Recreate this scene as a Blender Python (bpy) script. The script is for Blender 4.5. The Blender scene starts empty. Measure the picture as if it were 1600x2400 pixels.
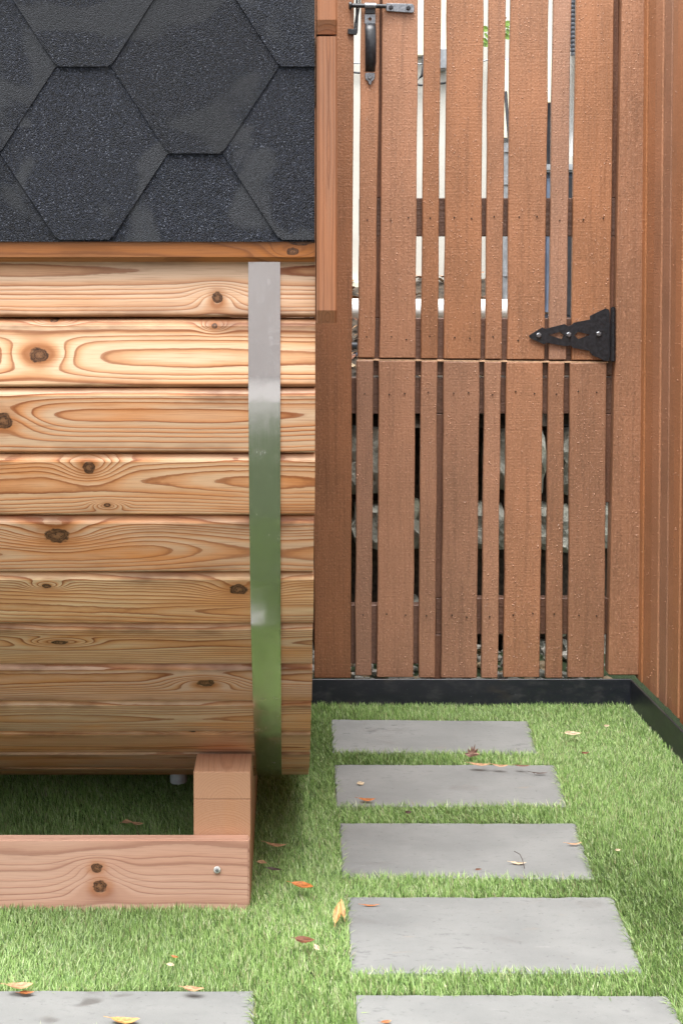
import bpy, bmesh, math, random
import numpy as np
from mathutils import Vector, Matrix
from mathutils.geometry import tessellate_polygon

# ------------------------------------------------------------------ camera, world, sun, exposure
S = bpy.context.scene
H = 1.25                                   # camera height above the lawn
F, VX, HY = 3367.0, 673.0, 592.0           # focal length and vanishing point on the 1600 x 2400 picture
PIT = math.radians(2.0)
AY = HY + F * math.tan(PIT)
cam_d = bpy.data.cameras.new('camera'); cam = bpy.data.objects.new('camera', cam_d)
S.collection.objects.link(cam); S.camera = cam
cam.location = (0, 0, H); cam.rotation_euler = (math.pi / 2 - PIT, 0, 0)
cam_d.sensor_fit = 'VERTICAL'; cam_d.sensor_height = 36; cam_d.sensor_width = 24
cam_d.lens = F / 2400 * 36
cam_d.shift_x = (800 - VX) / 2400; cam_d.shift_y = -(1200 - AY) / 2400
cam_d.clip_start = 0.05; cam_d.clip_end = 500

SUN_EL, SUN_AZ = math.radians(70), math.radians(195)   # azimuth clockwise from +Y: behind the camera, a little to the left
w = bpy.data.worlds.new('World'); S.world = w; w.use_nodes = True
wn = w.node_tree; wn.nodes.clear()
sky = wn.nodes.new('ShaderNodeTexSky'); sky.sky_type = 'NISHITA'; sky.sun_disc = False
sky.sun_elevation = SUN_EL; sky.sun_rotation = SUN_AZ
sky.air_density = 1.0; sky.dust_density = 5.0; sky.ozone_density = 1.0
hsv = wn.nodes.new('ShaderNodeHueSaturation'); hsv.inputs['Saturation'].default_value = 0.15
bg = wn.nodes.new('ShaderNodeBackground'); bg.inputs['Strength'].default_value = 0.15
wo = wn.nodes.new('ShaderNodeOutputWorld')
wn.links.new(sky.outputs[0], hsv.inputs['Color']); wn.links.new(hsv.outputs[0], bg.inputs['Color'])
wn.links.new(bg.outputs[0], wo.inputs['Surface'])
sd = bpy.data.lights.new('sun', 'SUN'); sd.energy = 1.5; sd.angle = math.radians(40); sd.color = (1, 0.98, 0.95)
sun = bpy.data.objects.new('sun', sd); S.collection.objects.link(sun)
sdir = Vector((math.sin(SUN_AZ) * math.cos(SUN_EL), math.cos(SUN_AZ) * math.cos(SUN_EL), math.sin(SUN_EL)))
sun.rotation_euler = (-sdir).to_track_quat('-Z', 'Y').to_euler()
S.view_settings.view_transform = 'Standard'; S.view_settings.look = 'None'
S.view_settings.gamma = 1; S.view_settings.use_curve_mapping = False
S.view_settings.exposure = 1.52

# ------------------------------------------------------------------ helpers
rnd = random.Random(7)
COL = S.collection

def ray(x, y):
    a, b = (x - VX) / F, (AY - y) / F
    return Vector((a, math.cos(PIT) + b * math.sin(PIT), -math.sin(PIT) + b * math.cos(PIT)))
def onY(x, y, Y):
    d = ray(x, y); return d * (Y / d.y) + Vector((0, 0, H))
def onZ(x, y, Z):
    d = ray(x, y); return d * ((Z - H) / d.z) + Vector((0, 0, H))
def projy(Y, Z):
    zc = Y * math.cos(PIT) - (Z - H) * math.sin(PIT); up = Y * math.sin(PIT) + (Z - H) * math.cos(PIT)
    return AY - F * up / zc

def tag(o, label=None, cat=None, group=None, kind=None):
    if label: o['label'] = label
    if cat: o['category'] = cat
    if group: o['group'] = group
    if kind: o['kind'] = kind
    return o
def setpar(o, par):
    o.parent = par
    if par.parent: base = par.matrix_basis
    M_ = par.get('_m')
    o.matrix_parent_inverse = (par.matrix_parent_inverse_world if False else world_of(par)).inverted()
def world_of(o):
    m = Matrix.LocRotScale(o.location, o.rotation_euler, o.scale)
    if o.parent: m = world_of(o.parent) @ o.matrix_parent_inverse @ m
    return m
def empty(name, loc, label, cat, group=None):
    o = bpy.data.objects.new(name, None); o.empty_display_size = 0.1; o.location = loc
    COL.objects.link(o); return tag(o, label, cat, group)
def link(name, me, mat, parent=None, loc=(0, 0, 0), rot=(0, 0, 0)):
    o = bpy.data.objects.new(name, me); o.location = loc; o.rotation_euler = rot
    COL.objects.link(o)
    if mat and not me.materials: me.materials.append(mat)
    if parent: setpar(o, parent)
    return o
def mesh_from(name, V, Fc, smooth=False):
    me = bpy.data.meshes.new(name); me.from_pydata([tuple(v) for v in V], [], [tuple(f) for f in Fc])
    bm = bmesh.new(); bm.from_mesh(me); bmesh.ops.recalc_face_normals(bm, faces=bm.faces); bm.to_mesh(me); bm.free()
    if smooth:
        for p in me.polygons: p.use_smooth = True
    return me
def bevel_mesh(me, wd, seg=1):
    bm = bmesh.new(); bm.from_mesh(me)
    bmesh.ops.bevel(bm, geom=list(bm.edges), offset=wd, segments=seg, affect='EDGES', clamp_overlap=True)
    bm.to_mesh(me); bm.free()
def centred(V):
    c = sum((Vector(v) for v in V), Vector()) / len(V)
    return c, [Vector(v) - c for v in V]
def prism(name, pts, off, mat, parent=None, bev=0.0, seg=1):
    """front outline pts (list of Vector) pushed along vector off; origin at the centre"""
    off = Vector(off); n = len(pts)
    V = [Vector(p) for p in pts] + [Vector(p) + off for p in pts]
    c, V = centred(V)
    Fc = [list(range(n)), list(range(2 * n - 1, n - 1, -1))] + [[i, (i + 1) % n, n + (i + 1) % n, n + i] for i in range(n)]
    me = mesh_from(name, V, Fc)
    if bev: bevel_mesh(me, bev, seg)
    return link(name, me, mat, parent, c)
def box(name, lo, hi, mat, parent=None, bev=0.0, seg=1):
    x0, y0, z0 = lo; x1, y1, z1 = hi
    return prism(name, [(x0, y0, z0), (x1, y0, z0), (x1, y0, z1), (x0, y0, z1)], (0, y1 - y0, 0), mat, parent, bev, seg)
def holed(name, polys, off, mat, parent=None):
    """outline with holes, extruded"""
    P = [Vector(p) for poly in polys for p in poly]
    tris = tessellate_polygon([[Vector(p) for p in poly] for poly in polys])
    off = Vector(off); n = len(P); c, V = centred(P + [p + off for p in P])
    Fc = [list(t) for t in tris] + [[i + n for i in t][::-1] for t in tris]
    k = 0
    for poly in polys:
        m = len(poly)
        for i in range(m): Fc.append([k + i, k + (i + 1) % m, n + k + (i + 1) % m, n + k + i])
        k += m
    return link(name, mesh_from(name, V, Fc), mat, parent, c)
def tube_geo(path, rad, seg=10, V=None, Fc=None):
    V = [] if V is None else V; Fc = [] if Fc is None else Fc
    path = [Vector(p) for p in path]; rads = rad if isinstance(rad, (list, tuple)) else [rad] * len(path)
    b = len(V)
    for i, p in enumerate(path):
        t = (path[min(i + 1, len(path) - 1)] - path[max(i - 1, 0)]).normalized()
        a = Vector((0, 0, 1)) if abs(t.z) < 0.9 else Vector((1, 0, 0))
        u = t.cross(a).normalized(); v = t.cross(u)
        for k in range(seg):
            an = 2 * math.pi * k / seg
            V.append(p + (u * math.cos(an) + v * math.sin(an)) * rads[i])
    for i in range(len(path) - 1):
        for k in range(seg):
            Fc.append([b + i * seg + k, b + i * seg + (k + 1) % seg, b + (i + 1) * seg + (k + 1) % seg, b + (i + 1) * seg + k])
    Fc.append([b + k for k in range(seg)][::-1]); Fc.append([b + (len(path) - 1) * seg + k for k in range(seg)])
    return V, Fc
def tube(name, path, rad, mat, parent=None, seg=10):
    V, Fc = tube_geo(path, rad, seg); c, V = centred(V)
    me = mesh_from(name, V, Fc)
    for p in me.polygons: p.use_smooth = len(p.vertices) == 4
    bm = bmesh.new(); bm.from_mesh(me)
    for e_ in bm.edges: e_.smooth = e_.calc_face_angle(0) < .7
    bm.to_mesh(me); bm.free()
    return link(name, me, mat, parent, c)
def disc_head(name, c, r, t, mat, parent, n=6):
    """bolt head: a low n-gon dome facing the viewer (-Y)"""
    V, Fc = [], []
    for rr, yy in ((r, 0), (r, -t * .7), (r * .72, -t)):
        for k in range(n):
            an = 2 * math.pi * (k + .5) / n; V.append((rr * math.cos(an), yy, rr * math.sin(an)))
    for j in range(2):
        for k in range(n): Fc.append([j * n + k, j * n + (k + 1) % n, (j + 1) * n + (k + 1) % n, (j + 1) * n + k])
    Fc.append([2 * n + k for k in range(n)])
    return link(name, mesh_from(name, V, Fc), mat, parent, c)

# ------------------------------------------------------------------ material helpers
class NT:
    def __init__(s, name):
        s.m = bpy.data.materials.new(name); s.m.use_nodes = True; s.t = s.m.node_tree
        s.b = s.t.nodes['Principled BSDF']; s.out = s.t.nodes['Material Output']
    def n(s, typ, **kw):
        nd = s.t.nodes.new(typ)
        for k, v in kw.items(): setattr(nd, k, v)
        return nd
    def put(s, sock, v):
        if isinstance(v, bpy.types.NodeSocket): s.t.links.new(v, sock)
        elif v is not None:
            if sock.type == 'RGBA' and len(v) == 3: v = (*v, 1)
            sock.default_value = v
    def M(s, op, a, b=None, c=None, clamp=False):
        nd = s.n('ShaderNodeMath', operation=op, use_clamp=clamp)
        for i, v in enumerate((a, b, c)):
            if v is not None: s.put(nd.inputs[i], v)
        return nd.outputs[0]
    def xyz(s, v):
        nd = s.n('ShaderNodeSeparateXYZ'); s.put(nd.inputs[0], v); return nd.outputs
    def vec(s, x, y, z):
        nd = s.n('ShaderNodeCombineXYZ')
        for i, v in enumerate((x, y, z)): s.put(nd.inputs[i], v)
        return nd.outputs[0]
    def noise(s, v, scale=1.0, detail=2.0, rough=.5, dist=0.0):
        nd = s.n('ShaderNodeTexNoise'); s.put(nd.inputs['Vector'], v); s.put(nd.inputs['Scale'], scale)
        s.put(nd.inputs['Detail'], detail); s.put(nd.inputs['Roughness'], rough); s.put(nd.inputs['Distortion'], dist)
        return nd.outputs[0]
    def voro(s, v, scale, feature='F1'):
        nd = s.n('ShaderNodeTexVoronoi', feature=feature); s.put(nd.inputs['Vector'], v); s.put(nd.inputs['Scale'], scale)
        return nd.outputs
    def mix(s, f, a, b, blend='MIX'):
        nd = s.n('ShaderNodeMix', data_type='RGBA', blend_type=blend)
        s.put(nd.inputs[0], f); s.put(nd.inputs[6], a); s.put(nd.inputs[7], b); return nd.outputs[2]
    def ramp(s, f, stops):
        nd = s.n('ShaderNodeValToRGB'); s.put(nd.inputs[0], f); e = nd.color_ramp.elements
        while len(e) < len(stops): e.new(0.5)
        for el, (p, c) in zip(e, stops):
            el.position = p; el.color = (c, c, c, 1) if not isinstance(c, tuple) else (*c, 1)
        return nd.outputs[0]
    def step(s, f, a, b):
        nd = s.n('ShaderNodeMapRange', interpolation_type='SMOOTHSTEP')
        s.put(nd.inputs[0], f); s.put(nd.inputs[1], a); s.put(nd.inputs[2], b); return nd.outputs[0]
    def bump(s, h, strength=.3, dist=.002):
        nd = s.n('ShaderNodeBump'); s.put(nd.inputs['Height'], h); s.put(nd.inputs['Strength'], strength)
        s.put(nd.inputs['Distance'], dist); s.t.links.new(nd.outputs[0], s.b.inputs['Normal'])
    def obj(s): return s.n('ShaderNodeTexCoord').outputs['Object']
    def random(s): return s.n('ShaderNodeObjectInfo').outputs['Random']
    def fin(s, col=None, rough=None, metal=None, spec=None, coat=None):
        for k, v in (('Base Color', col), ('Roughness', rough), ('Metallic', metal), ('Specular IOR Level', spec), ('Coat Weight', coat)):
            if v is not None: s.put(s.b.inputs[k], v)
        return s.m

def wood(name, axis='X', seed=0.0, spacing=.0055, py=0.0, depth=.03, wob=.02, early=(.64, .45, .31), late=(.20, .048, .011),
         warm=(.58, .245, .075), warmth=.5, knots=(), contrast=1.0, rough=.5, grey=0.0, bevel=0.0, honey=.45, fine=1.0):
    n = NT(name); o = n.xyz(n.obj())
    al, c1, c2 = {'X': (o[0], o[1], o[2]), 'Y': (o[1], o[0], o[2]), 'Z': (o[2], o[0], o[1])}[axis]
    A = lambda k, ph: n.M('MULTIPLY_ADD', al, k, seed * 7.3 + ph)
    n1 = n.M('MULTIPLY_ADD', n.noise(n.vec(A(1.5, 0), seed, n.M('MULTIPLY', c1, 1.5)), 1, 1), 2, -1)
    n2 = n.M('MULTIPLY_ADD', n.noise(n.vec(A(5, 3), n.M('MULTIPLY', c1, 16), n.M('MULTIPLY', c2, 16)), 1, 2), 2, -1)
    n3 = n.M('MULTIPLY_ADD', n.noise(n.vec(A(1.1, 9), 3.3, seed), 1, 1), 2, -1)
    dep = n.M('ADD', n.M('MULTIPLY_ADD', n1, wob, depth), c2)
    cy = n.M('ADD', n.M('SUBTRACT', c1, py), n.M('MULTIPLY', n3, .03))
    r = n.M('SQRT', n.M('ADD', n.M('MULTIPLY', cy, cy), n.M('MULTIPLY', dep, dep)))
    n4 = n.M('MULTIPLY_ADD', n.noise(n.vec(A(30, 13), n.M('MULTIPLY', c1, 60), seed), 1, 3, .6), 2, -1)
    r = n.M('MULTIPLY_ADD', n4, .0007, n.M('MULTIPLY_ADD', n2, .0022, r))
    kd = None
    for (ku, kv, ru, rv) in knots:
        du = n.M('DIVIDE', n.M('SUBTRACT', al, ku), ru); dv = n.M('DIVIDE', n.M('SUBTRACT', c1, kv), rv)
        wv = n.M('MULTIPLY_ADD', n.noise(n.vec(A(60, ku), n.M('MULTIPLY', c1, 90), 0), 1, 3), .9, -.45)
        q = n.M('ADD', n.M('SQRT', n.M('ADD', n.M('MULTIPLY', du, du), n.M('MULTIPLY', dv, dv))), wv)
        du2 = n.M('DIVIDE', du, 2.0)
        q2 = n.M('SQRT', n.M('ADD', n.M('MULTIPLY', du2, du2), n.M('MULTIPLY', dv, dv)))
        g = n.M('EXPONENT', n.M('MULTIPLY', n.M('MULTIPLY', q2, q2), -.22))
        r = n.M('MULTIPLY_ADD', g, min(spacing, .005) * 5.0, r)
        kd = q if kd is None else n.M('MINIMUM', kd, q)
    sp = n.M('MULTIPLY_ADD', n.noise(n.vec(n.M('MULTIPLY', r, 45), seed, 1), 1, 0), spacing * .0, spacing)
    rr = n.M('ADD', n.M('DIVIDE', r, sp), n.M('MULTIPLY', n.noise(n.vec(n.M('MULTIPLY', r, 60), seed, 5), 1, 1), 2.4))
    t = n.M('FRACT', rr)
    lw = n.ramp(t, [(0, .25), (.05, 0.0), (.6, .03), (.78, .3), (.90, 1), (1, .8)])
    lw = n.xyz(lw)[0]
    vary = n.M('MULTIPLY_ADD', n.noise(n.vec(A(2, 5), n.M('MULTIPLY', c1, 20), seed), 1, 2), 1.5, -.15, clamp=True)
    f = n.M('MULTIPLY', n.M('MULTIPLY', lw, n.M('MULTIPLY_ADD', vary, .7, .3)), contrast)
    wm = n.M('MULTIPLY', n.step(n.noise(n.vec(A(2.2, 1), n.M('MULTIPLY', c1, 14), seed), 1, 3, .6), .42, .72), warmth)
    base = n.mix(wm, early, warm)
    hon = n.xyz(n.ramp(t, [(0, .0), (.30, .05), (.62, .75), (.84, 1), (.95, .6), (1, .1)]))[0]
    base = n.mix(n.M('MULTIPLY', n.M('MULTIPLY', hon, n.M('MULTIPLY_ADD', vary, .5, .5)), honey), base, warm)
    col = n.mix(f, base, late)
    fib = n.noise(n.vec(A(14, 2), n.M('MULTIPLY', c1, 700), n.M('MULTIPLY', c2, 300)), 1, 2)
    col = n.mix(n.M('MULTIPLY', n.step(fib, .45, .8),   .38 * fine), col, late)
    if bevel:
        ed = n.step(n.M('ABSOLUTE', n.M('ADD', c1, .006)), .018, .060)
        stn = n.step(n.noise(n.vec(A(4.5, 17), n.M('MULTIPLY', c1, 10), seed * 3.1), 1, 4, .65), .40, .68)
        col = n.mix(n.M('MULTIPLY', n.M('MULTIPLY', ed, stn), .85), col, (.11, .035, .014))
        bm_ = n.M('MULTIPLY', n.M('SUBTRACT', 1, n.step(c2, -.009, -.0005)), bevel)
        col = n.mix(bm_, col, n.mix(n.step(n.noise(n.vec(A(6, 4), seed, 0), 1, 3), .35, .65), (.30, .085, .025), (.66, .34, .16)))
    if grey:
        gm = n.M('MULTIPLY', n.step(n.noise(n.vec(A(1.5, 8), n.M('MULTIPLY', c1, 8), seed), 1, 4, .65), .4, .75), grey)
        col = n.mix(gm, col, (.16, .12, .09))
    if kd is not None:
        kr = n.M('FRACT', n.M('MULTIPLY', kd, 3.2))
        kc = n.mix(n.M('MULTIPLY', n.step(kr, .5, .95), .7), (.115, .05, .022), (.022, .011, .006))
        kc = n.mix(n.step(kd, .15, .55), (.20, .095, .045), kc)
        crk = n.noise(n.vec(A(220, 31), n.M('MULTIPLY', c1, 220), 4), 1, 3, .7)
        kc = n.mix(n.M('MULTIPLY', n.step(crk, .52, .64), .8), kc, (.018, .009, .005))
        kc = n.mix(n.M('MULTIPLY', n.M('SUBTRACT', 1, n.step(crk, .30, .44)), .6), kc, (.30, .15, .07))
        halo = n.M('MULTIPLY', n.M('SUBTRACT', 1, n.step(kd, .9, 2.6)), .55)
        col = n.mix(halo, col, (.33, .12, .035))
        rim = n.M('MULTIPLY', n.M('SUBTRACT', 1, n.step(kd, .82, 1.08)), 1)
        col = n.mix(rim, col, kc)
        edge = n.M('MULTIPLY', n.step(kd, .72, .9), n.M('SUBTRACT', 1, n.step(kd, .98, 1.14)))
        col = n.mix(n.M('MULTIPLY', n.M('MULTIPLY', edge, n.step(n.noise(n.vec(A(90, 21), n.M('MULTIPLY', c1, 90), 2), 1, 2), .38, .6)), .8), col, (.02, .01, .006))
    n.bump(n.M('ADD', n.M('MULTIPLY', lw, .6), n.M('MULTIPLY', fib, .5)), .25, .0012)
    return n.fin(col, n.M('MULTIPLY_ADD', fib, .2, rough - .1), spec=.35)

def paint_brown(name, base=(.295, .150, .086), axis='Z', tint=0.0):
    """rough-sawn cedar with a brown opaque stain, wet in places"""
    n = NT(name); rd = n.random(); o = n.xyz(n.obj())
    al, c1, c2 = (o[2], o[0], o[1]) if axis == 'Z' else (o[0], o[2], o[1])
    sd_ = n.M('MULTIPLY', rd, 37)
    v_str = n.vec(n.M('MULTIPLY_ADD', al, 5, sd_), n.M('MULTIPLY', c1, 110), n.M('MULTIPLY', c2, 120))
    streak = n.noise(v_str, 1, 3, .6)
    grain = n.noise(n.vec(n.M('MULTIPLY_ADD', al, 2.2, sd_), n.M('MULTIPLY', c1, 45), c2), 1, 2, .5, .6)
    saw = n.noise(n.vec(n.M('MULTIPLY_ADD', al, 240, sd_), n.M('MULTIPLY', c1, 9), c2), 1, 1)
    speck = n.noise(n.vec(n.M('MULTIPLY_ADD', al, 170, sd_), n.M('MULTIPLY', c1, 210), n.M('MULTIPLY', c2, 300)), 1, 2)
    blot = n.noise(n.vec(n.M('MULTIPLY_ADD', al, 3.5, sd_), n.M('MULTIPLY', c1, 9), 2.2), 1, 3, .6)
    wide = n.noise(n.vec(n.M('MULTIPLY_ADD', al, 1.6, sd_), n.M('MULTIPLY', c1, 55), 7.0), 1, 5, .7)
    scuff = n.noise(n.vec(n.M('MULTIPLY_ADD', al, 16, sd_), n.M('MULTIPLY', c1, 26), 1.0), 1, 5, .7)
    dk = tuple(x * .5 for x in base); lt = tuple(min(1, x * 1.35 + .02) for x in base)
    c = n.mix(n.step(blot, .3, .7), tuple(x * .9 for x in base), tuple(x * y for x, y in zip(base, (1.12, 1.08, 1.05))))
    c = n.mix(n.M('MULTIPLY', n.step(streak, .5, .8), .42), c, dk)
    c = n.mix(n.M('MULTIPLY', n.step(grain, .55, .7), .3), c, dk)
    c = n.mix(n.M('MULTIPLY', n.step(speck, .55, .72), .75), c, lt)
    c = n.mix(n.M('MULTIPLY', n.M('SUBTRACT', 1, n.step(speck, .28, .42)), .5), c, dk)
    c = n.mix(n.M('MULTIPLY', n.step(saw, .5, .8), .22), c, lt)
    c = n.mix(n.M('MULTIPLY', n.step(wide, .54, .76), .16), c, dk)
    c = n.mix(n.M('MULTIPLY', n.step(scuff, .58, .76), .25), c, lt)
    c = n.mix(n.M('MULTIPLY', n.M('SUBTRACT', 1, n.step(scuff, .26, .40)), .22), c, dk)
    hv = n.n('ShaderNodeHueSaturation'); n.put(hv.inputs['Color'], c); n.put(hv.inputs['Value'], n.M('MULTIPLY_ADD', rd, .24, .88))
    n.put(hv.inputs['Saturation'], n.M('MULTIPLY_ADD', n.M('FRACT', n.M('MULTIPLY', rd, 7.7)), .2, .9))
    h = n.M('ADD', n.M('MULTIPLY', streak, 1.0), n.M('ADD', n.M('MULTIPLY', saw, .35), n.M('MULTIPLY', speck, .7)))
    n.bump(n.M('ADD', h, n.M('ADD', n.M('MULTIPLY', wide, 1.2), n.M('MULTIPLY', scuff, .8))), .6, .0024)
    return n.fin(hv.outputs[0], n.M('MULTIPLY_ADD', blot, .25, .36), spec=.45)

def plain(name, col, rough=.5, metal=0.0, var=.15, scale=30, bump=0.0):
    n = NT(name); o = n.obj()
    a = n.noise(o, scale, 4, .6)
    c = n.mix(n.step(a, .35, .7), tuple(x * (1 - var) for x in col), tuple(min(1, x * (1 + var)) for x in col))
    if bump: n.bump(a, bump, .002)
    return n.fin(c, n.M('MULTIPLY_ADD', a, .2, rough - .1), metal)

def shingle_mat():
    n = NT('asphalt_granules'); o = n.obj(); rd = n.random(); p = n.xyz(o)
    v = n.voro(o, 620)
    g = n.xyz(v['Color'])
    grain = n.mix(n.step(g[0], .25, .95), (.002, .003, .0055), (.017, .021, .033))
    grain = n.mix(n.step(g[1], .95, 1.0), grain, (.085, .095, .12))
    off = n.M('MULTIPLY', rd, 31)
    pt = n.noise(n.vec(n.M('MULTIPLY_ADD', p[0], 4.2, off), n.M('MULTIPLY', p[1], 4.2), n.M('MULTIPLY', p[2], 4.6)), 1, 3, .5, .6)
    dry = n.step(pt, .53, .575)
    drycol = n.mix(n.step(g[0], .2, 1), (.028, .030, .034), (.044, .047, .053))
    c = n.mix(n.M('MULTIPLY', dry, .85), grain, drycol)
    hv = n.n('ShaderNodeHueSaturation'); n.put(hv.inputs['Color'], c); n.put(hv.inputs['Value'], n.M('MULTIPLY_ADD', rd, .35, .8)); c = hv.outputs[0]
    fine = n.noise(o, 120, 3); 
    n.bump(n.M('ADD', n.M('MULTIPLY', v['Distance'], -1), 1), .9, .0016)
    return n.fin(c, n.M('MULTIPLY_ADD', dry, .25, .5), spec=.22)

def slate_mat(name='grey_slate', streak=.45, wetness=.08):
    n = NT(name); o = n.obj(); rd = n.random(); p = n.xyz(o); off = n.M('MULTIPLY', rd, 23)
    st = n.noise(n.vec(n.M('MULTIPLY_ADD', p[0], 30, off), n.M('MULTIPLY', p[1], 75), 0), 1, 6, .72)
    big = n.noise(n.vec(n.M('MULTIPLY_ADD', p[0], 5, off), n.M('MULTIPLY', p[1], 8), 0), 1, 4, .6)
    c = n.mix(n.step(big, .3, .7), (.176, .183, .181), (.218, .225, .221))
    amt = streak
    c = n.mix(n.M('MULTIPLY', n.step(n.M('MULTIPLY', st, n.M('MULTIPLY_ADD', big, .9, .55)), .58, .74), amt), c, (.07, .073, .08))
    ru = n.noise(n.vec(n.M('MULTIPLY_ADD', p[0], 9, off), n.M('MULTIPLY', p[1], 30), 4), 1, 3)
    c = n.mix(n.M('MULTIPLY', n.step(ru, .66, .8), .35), c, (.33, .22, .13))
    sp = n.noise(n.vec(n.M('MULTIPLY_ADD', p[0], 180, off), n.M('MULTIPLY', p[1], 180), 0), 1, 2)
    c = n.mix(n.M('MULTIPLY', n.step(sp, .68, .8), .4), c, (.38, .38, .38))
    pit = n.noise(n.vec(n.M('MULTIPLY_ADD', p[0], 70, off), n.M('MULTIPLY', p[1], 110), 3), 1, 5, .75)
    c = n.mix(n.M('MULTIPLY', n.step(pit, .58, .68), .6), c, (.09, .094, .096))
    chip = n.noise(n.vec(n.M('MULTIPLY_ADD', p[0], 16, off), n.M('MULTIPLY', p[1], 34), 6), 1, 5, .7)
    c = n.mix(n.M('MULTIPLY', n.step(chip, .64, .72), .28), c, (.34, .34, .33))
    c = n.mix(n.M('MULTIPLY', n.M('SUBTRACT', 1, n.step(chip, .30, .40)), .25), c, (.12, .125, .13))
    wet = n.step(n.noise(n.vec(n.M('MULTIPLY_ADD', p[0], 6, n.M('MULTIPLY', rd, 71)), n.M('MULTIPLY', p[1], 13), 9), 1, 2), .62, .68)
    c = n.mix(n.M('MULTIPLY', wet, wetness), c, (.10, .096, .092))
    n.bump(n.M('ADD', n.M('MULTIPLY', st, 1), n.M('MULTIPLY', sp, .5)), .35, .002)
    return n.fin(c, n.M('MULTIPLY_ADD', wet, -.2, .6), spec=.35)

def turf_base_mat():
    n = NT('turf_backing'); o = n.n('ShaderNodeTexCoord').outputs['Object']
    a = n.noise(o, 160, 4, .7); b = n.noise(o, 6, 3)
    c = n.mix(n.step(a, .3, .7), (.012, .020, .007), (.05, .085, .025))
    c = n.mix(n.M('MULTIPLY', n.step(b, .4, .7), .4), c, (.04, .07, .02))
    n.bump(a, .8, .01)
    return n.fin(c, .8)

def grass_mat():
    n = NT('turf_blade'); at = n.n('ShaderNodeAttribute', attribute_name='col')
    n.fin(at.outputs['Color'], .42, spec=.4)
    tr = n.n('ShaderNodeBsdfTranslucent'); n.t.links.new(at.outputs['Color'], tr.inputs[0])
    mx = n.n('ShaderNodeMixShader'); mx.inputs[0].default_value = .28
    n.t.links.new(n.b.outputs[0], mx.inputs[1]); n.t.links.new(tr.outputs[0], mx.inputs[2])
    n.t.links.new(mx.outputs[0], n.out.inputs['Surface'])
    return n.m

def steel_mat():
    n = NT('stainless_steel'); p = n.xyz(n.obj())
    sc = n.noise(n.vec(n.M('MULTIPLY', p[0], 900), n.M('MULTIPLY', p[1], 12), n.M('MULTIPLY', p[2], 12)), 1, 3)
    dent = n.noise(n.vec(n.M('MULTIPLY', p[0], 14), n.M('MULTIPLY', p[1], 9), n.M('MULTIPLY', p[2], 9)), 1, 2)
    spot = n.noise(n.obj(), 140, 2)
    n.bump(n.M('ADD', n.M('MULTIPLY', dent, 1.0), n.M('MULTIPLY', sc, .03)), .16, .006)
    c = n.mix(n.M('MULTIPLY', n.step(spot, .68, .75), .25), (.76, .72, .73), (.86, .83, .84))
    return n.fin(c, n.M('ADD', n.M('MULTIPLY_ADD', sc, .16, .06), n.M('MULTIPLY', n.step(n.noise(n.obj(), 22, 4, .7), .45, .7), .14)), 1.0)

def edging_mat():
    n = NT('black_edging'); o = n.obj(); p = n.xyz(o)
    a = n.noise(n.vec(n.M('MULTIPLY', p[0], 18), n.M('MULTIPLY', p[1], 18), n.M('MULTIPLY', p[2], 40)), 1, 4, .65)
    sp = n.noise(o, 210, 2)
    c = n.mix(n.step(a, .45, .75), (.012, .014, .021), (.036, .037, .042))
    c = n.mix(n.M('MULTIPLY', n.step(sp, .70, .80), .55), c, (.16, .16, .16))
    mud = n.step(n.noise(n.vec(n.M('MULTIPLY', p[0], 7), n.M('MULTIPLY', p[1], 7), n.M('MULTIPLY', p[2], 20)), 1, 3), .6, .75)
    c = n.mix(n.M('MULTIPLY', mud, .35), c, (.085, .06, .04))
    n.bump(a, .2, .002)
    return n.fin(c, n.M('MULTIPLY_ADD', a, .3, .28), spec=.5)

def stone_mat():
    n = NT('mossy_stone'); o = n.obj(); rd = n.random(); p = n.xyz(o)
    v = n.vec(n.M('MULTIPLY_ADD', rd, 11, p[0]), p[1], p[2])
    a = n.noise(v, 22, 5, .65); b = n.noise(v, 7, 3)
    c = n.mix(n.step(a, .3, .7), (.19, .19, .155), (.40, .395, .34))
    c = n.mix(n.M('MULTIPLY', n.step(b, .5, .68), .55), c, (.16, .17, .09))
    c = n.mix(n.M('MULTIPLY', n.step(n.noise(v, 60, 3), .6, .7), .5), c, (.07, .065, .055))
    n.bump(a, .7, .012)
    return n.fin(c, .85)

def leaf_mat(name, col, dark=.45):
    n = NT(name); p = n.xyz(n.obj())
    a = n.noise(n.obj(), 130, 3)
    vein = n.M('ABSOLUTE', p[1])
    c = n.mix(n.step(a, .35, .7), tuple(x * (1 - dark) for x in col), tuple(min(1, x * 1.2) for x in col))
    c = n.mix(n.M('MULTIPLY', n.M('SUBTRACT', 1, n.step(vein, .0004, .0012)), .6), c, tuple(min(1, x * 1.5 + .05) for x in col))
    return n.fin(c, .5, spec=.4)

MB_gate = paint_brown('brown_stain_gate')
MB_post = paint_brown('brown_stain_post', (.27, .138, .08))
MB_fence = paint_brown('brown_stain_fence', (.335, .160, .084))
MB_left_shade = paint_brown('brown_stain_left_shade', (.235, .117, .067))  # brown stain with the sauna's shade put into its base colour
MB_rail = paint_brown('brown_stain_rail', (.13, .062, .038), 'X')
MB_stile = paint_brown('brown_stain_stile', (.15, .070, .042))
M_cut = plain('bare_cut_wood', (.55, .36, .22), .7, 0, .2, 90)
M_shingle = shingle_mat(); M_slate = slate_mat(); M_slate1 = slate_mat('streaked_slate', .85, .1); M_slate6 = slate_mat('damp_slate', .2, .75); M_turf = turf_base_mat(); M_grass = grass_mat()
M_steel = steel_mat(); M_edging = edging_mat(); M_stone = stone_mat()
M_black = plain('black_powder_coat', (.014, .015, .019), .38, 0, .4, 120, .2)
M_zinc = plain('worn_dark_steel', (.24, .25, .27), .32, .7, .3, 200)
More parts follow.
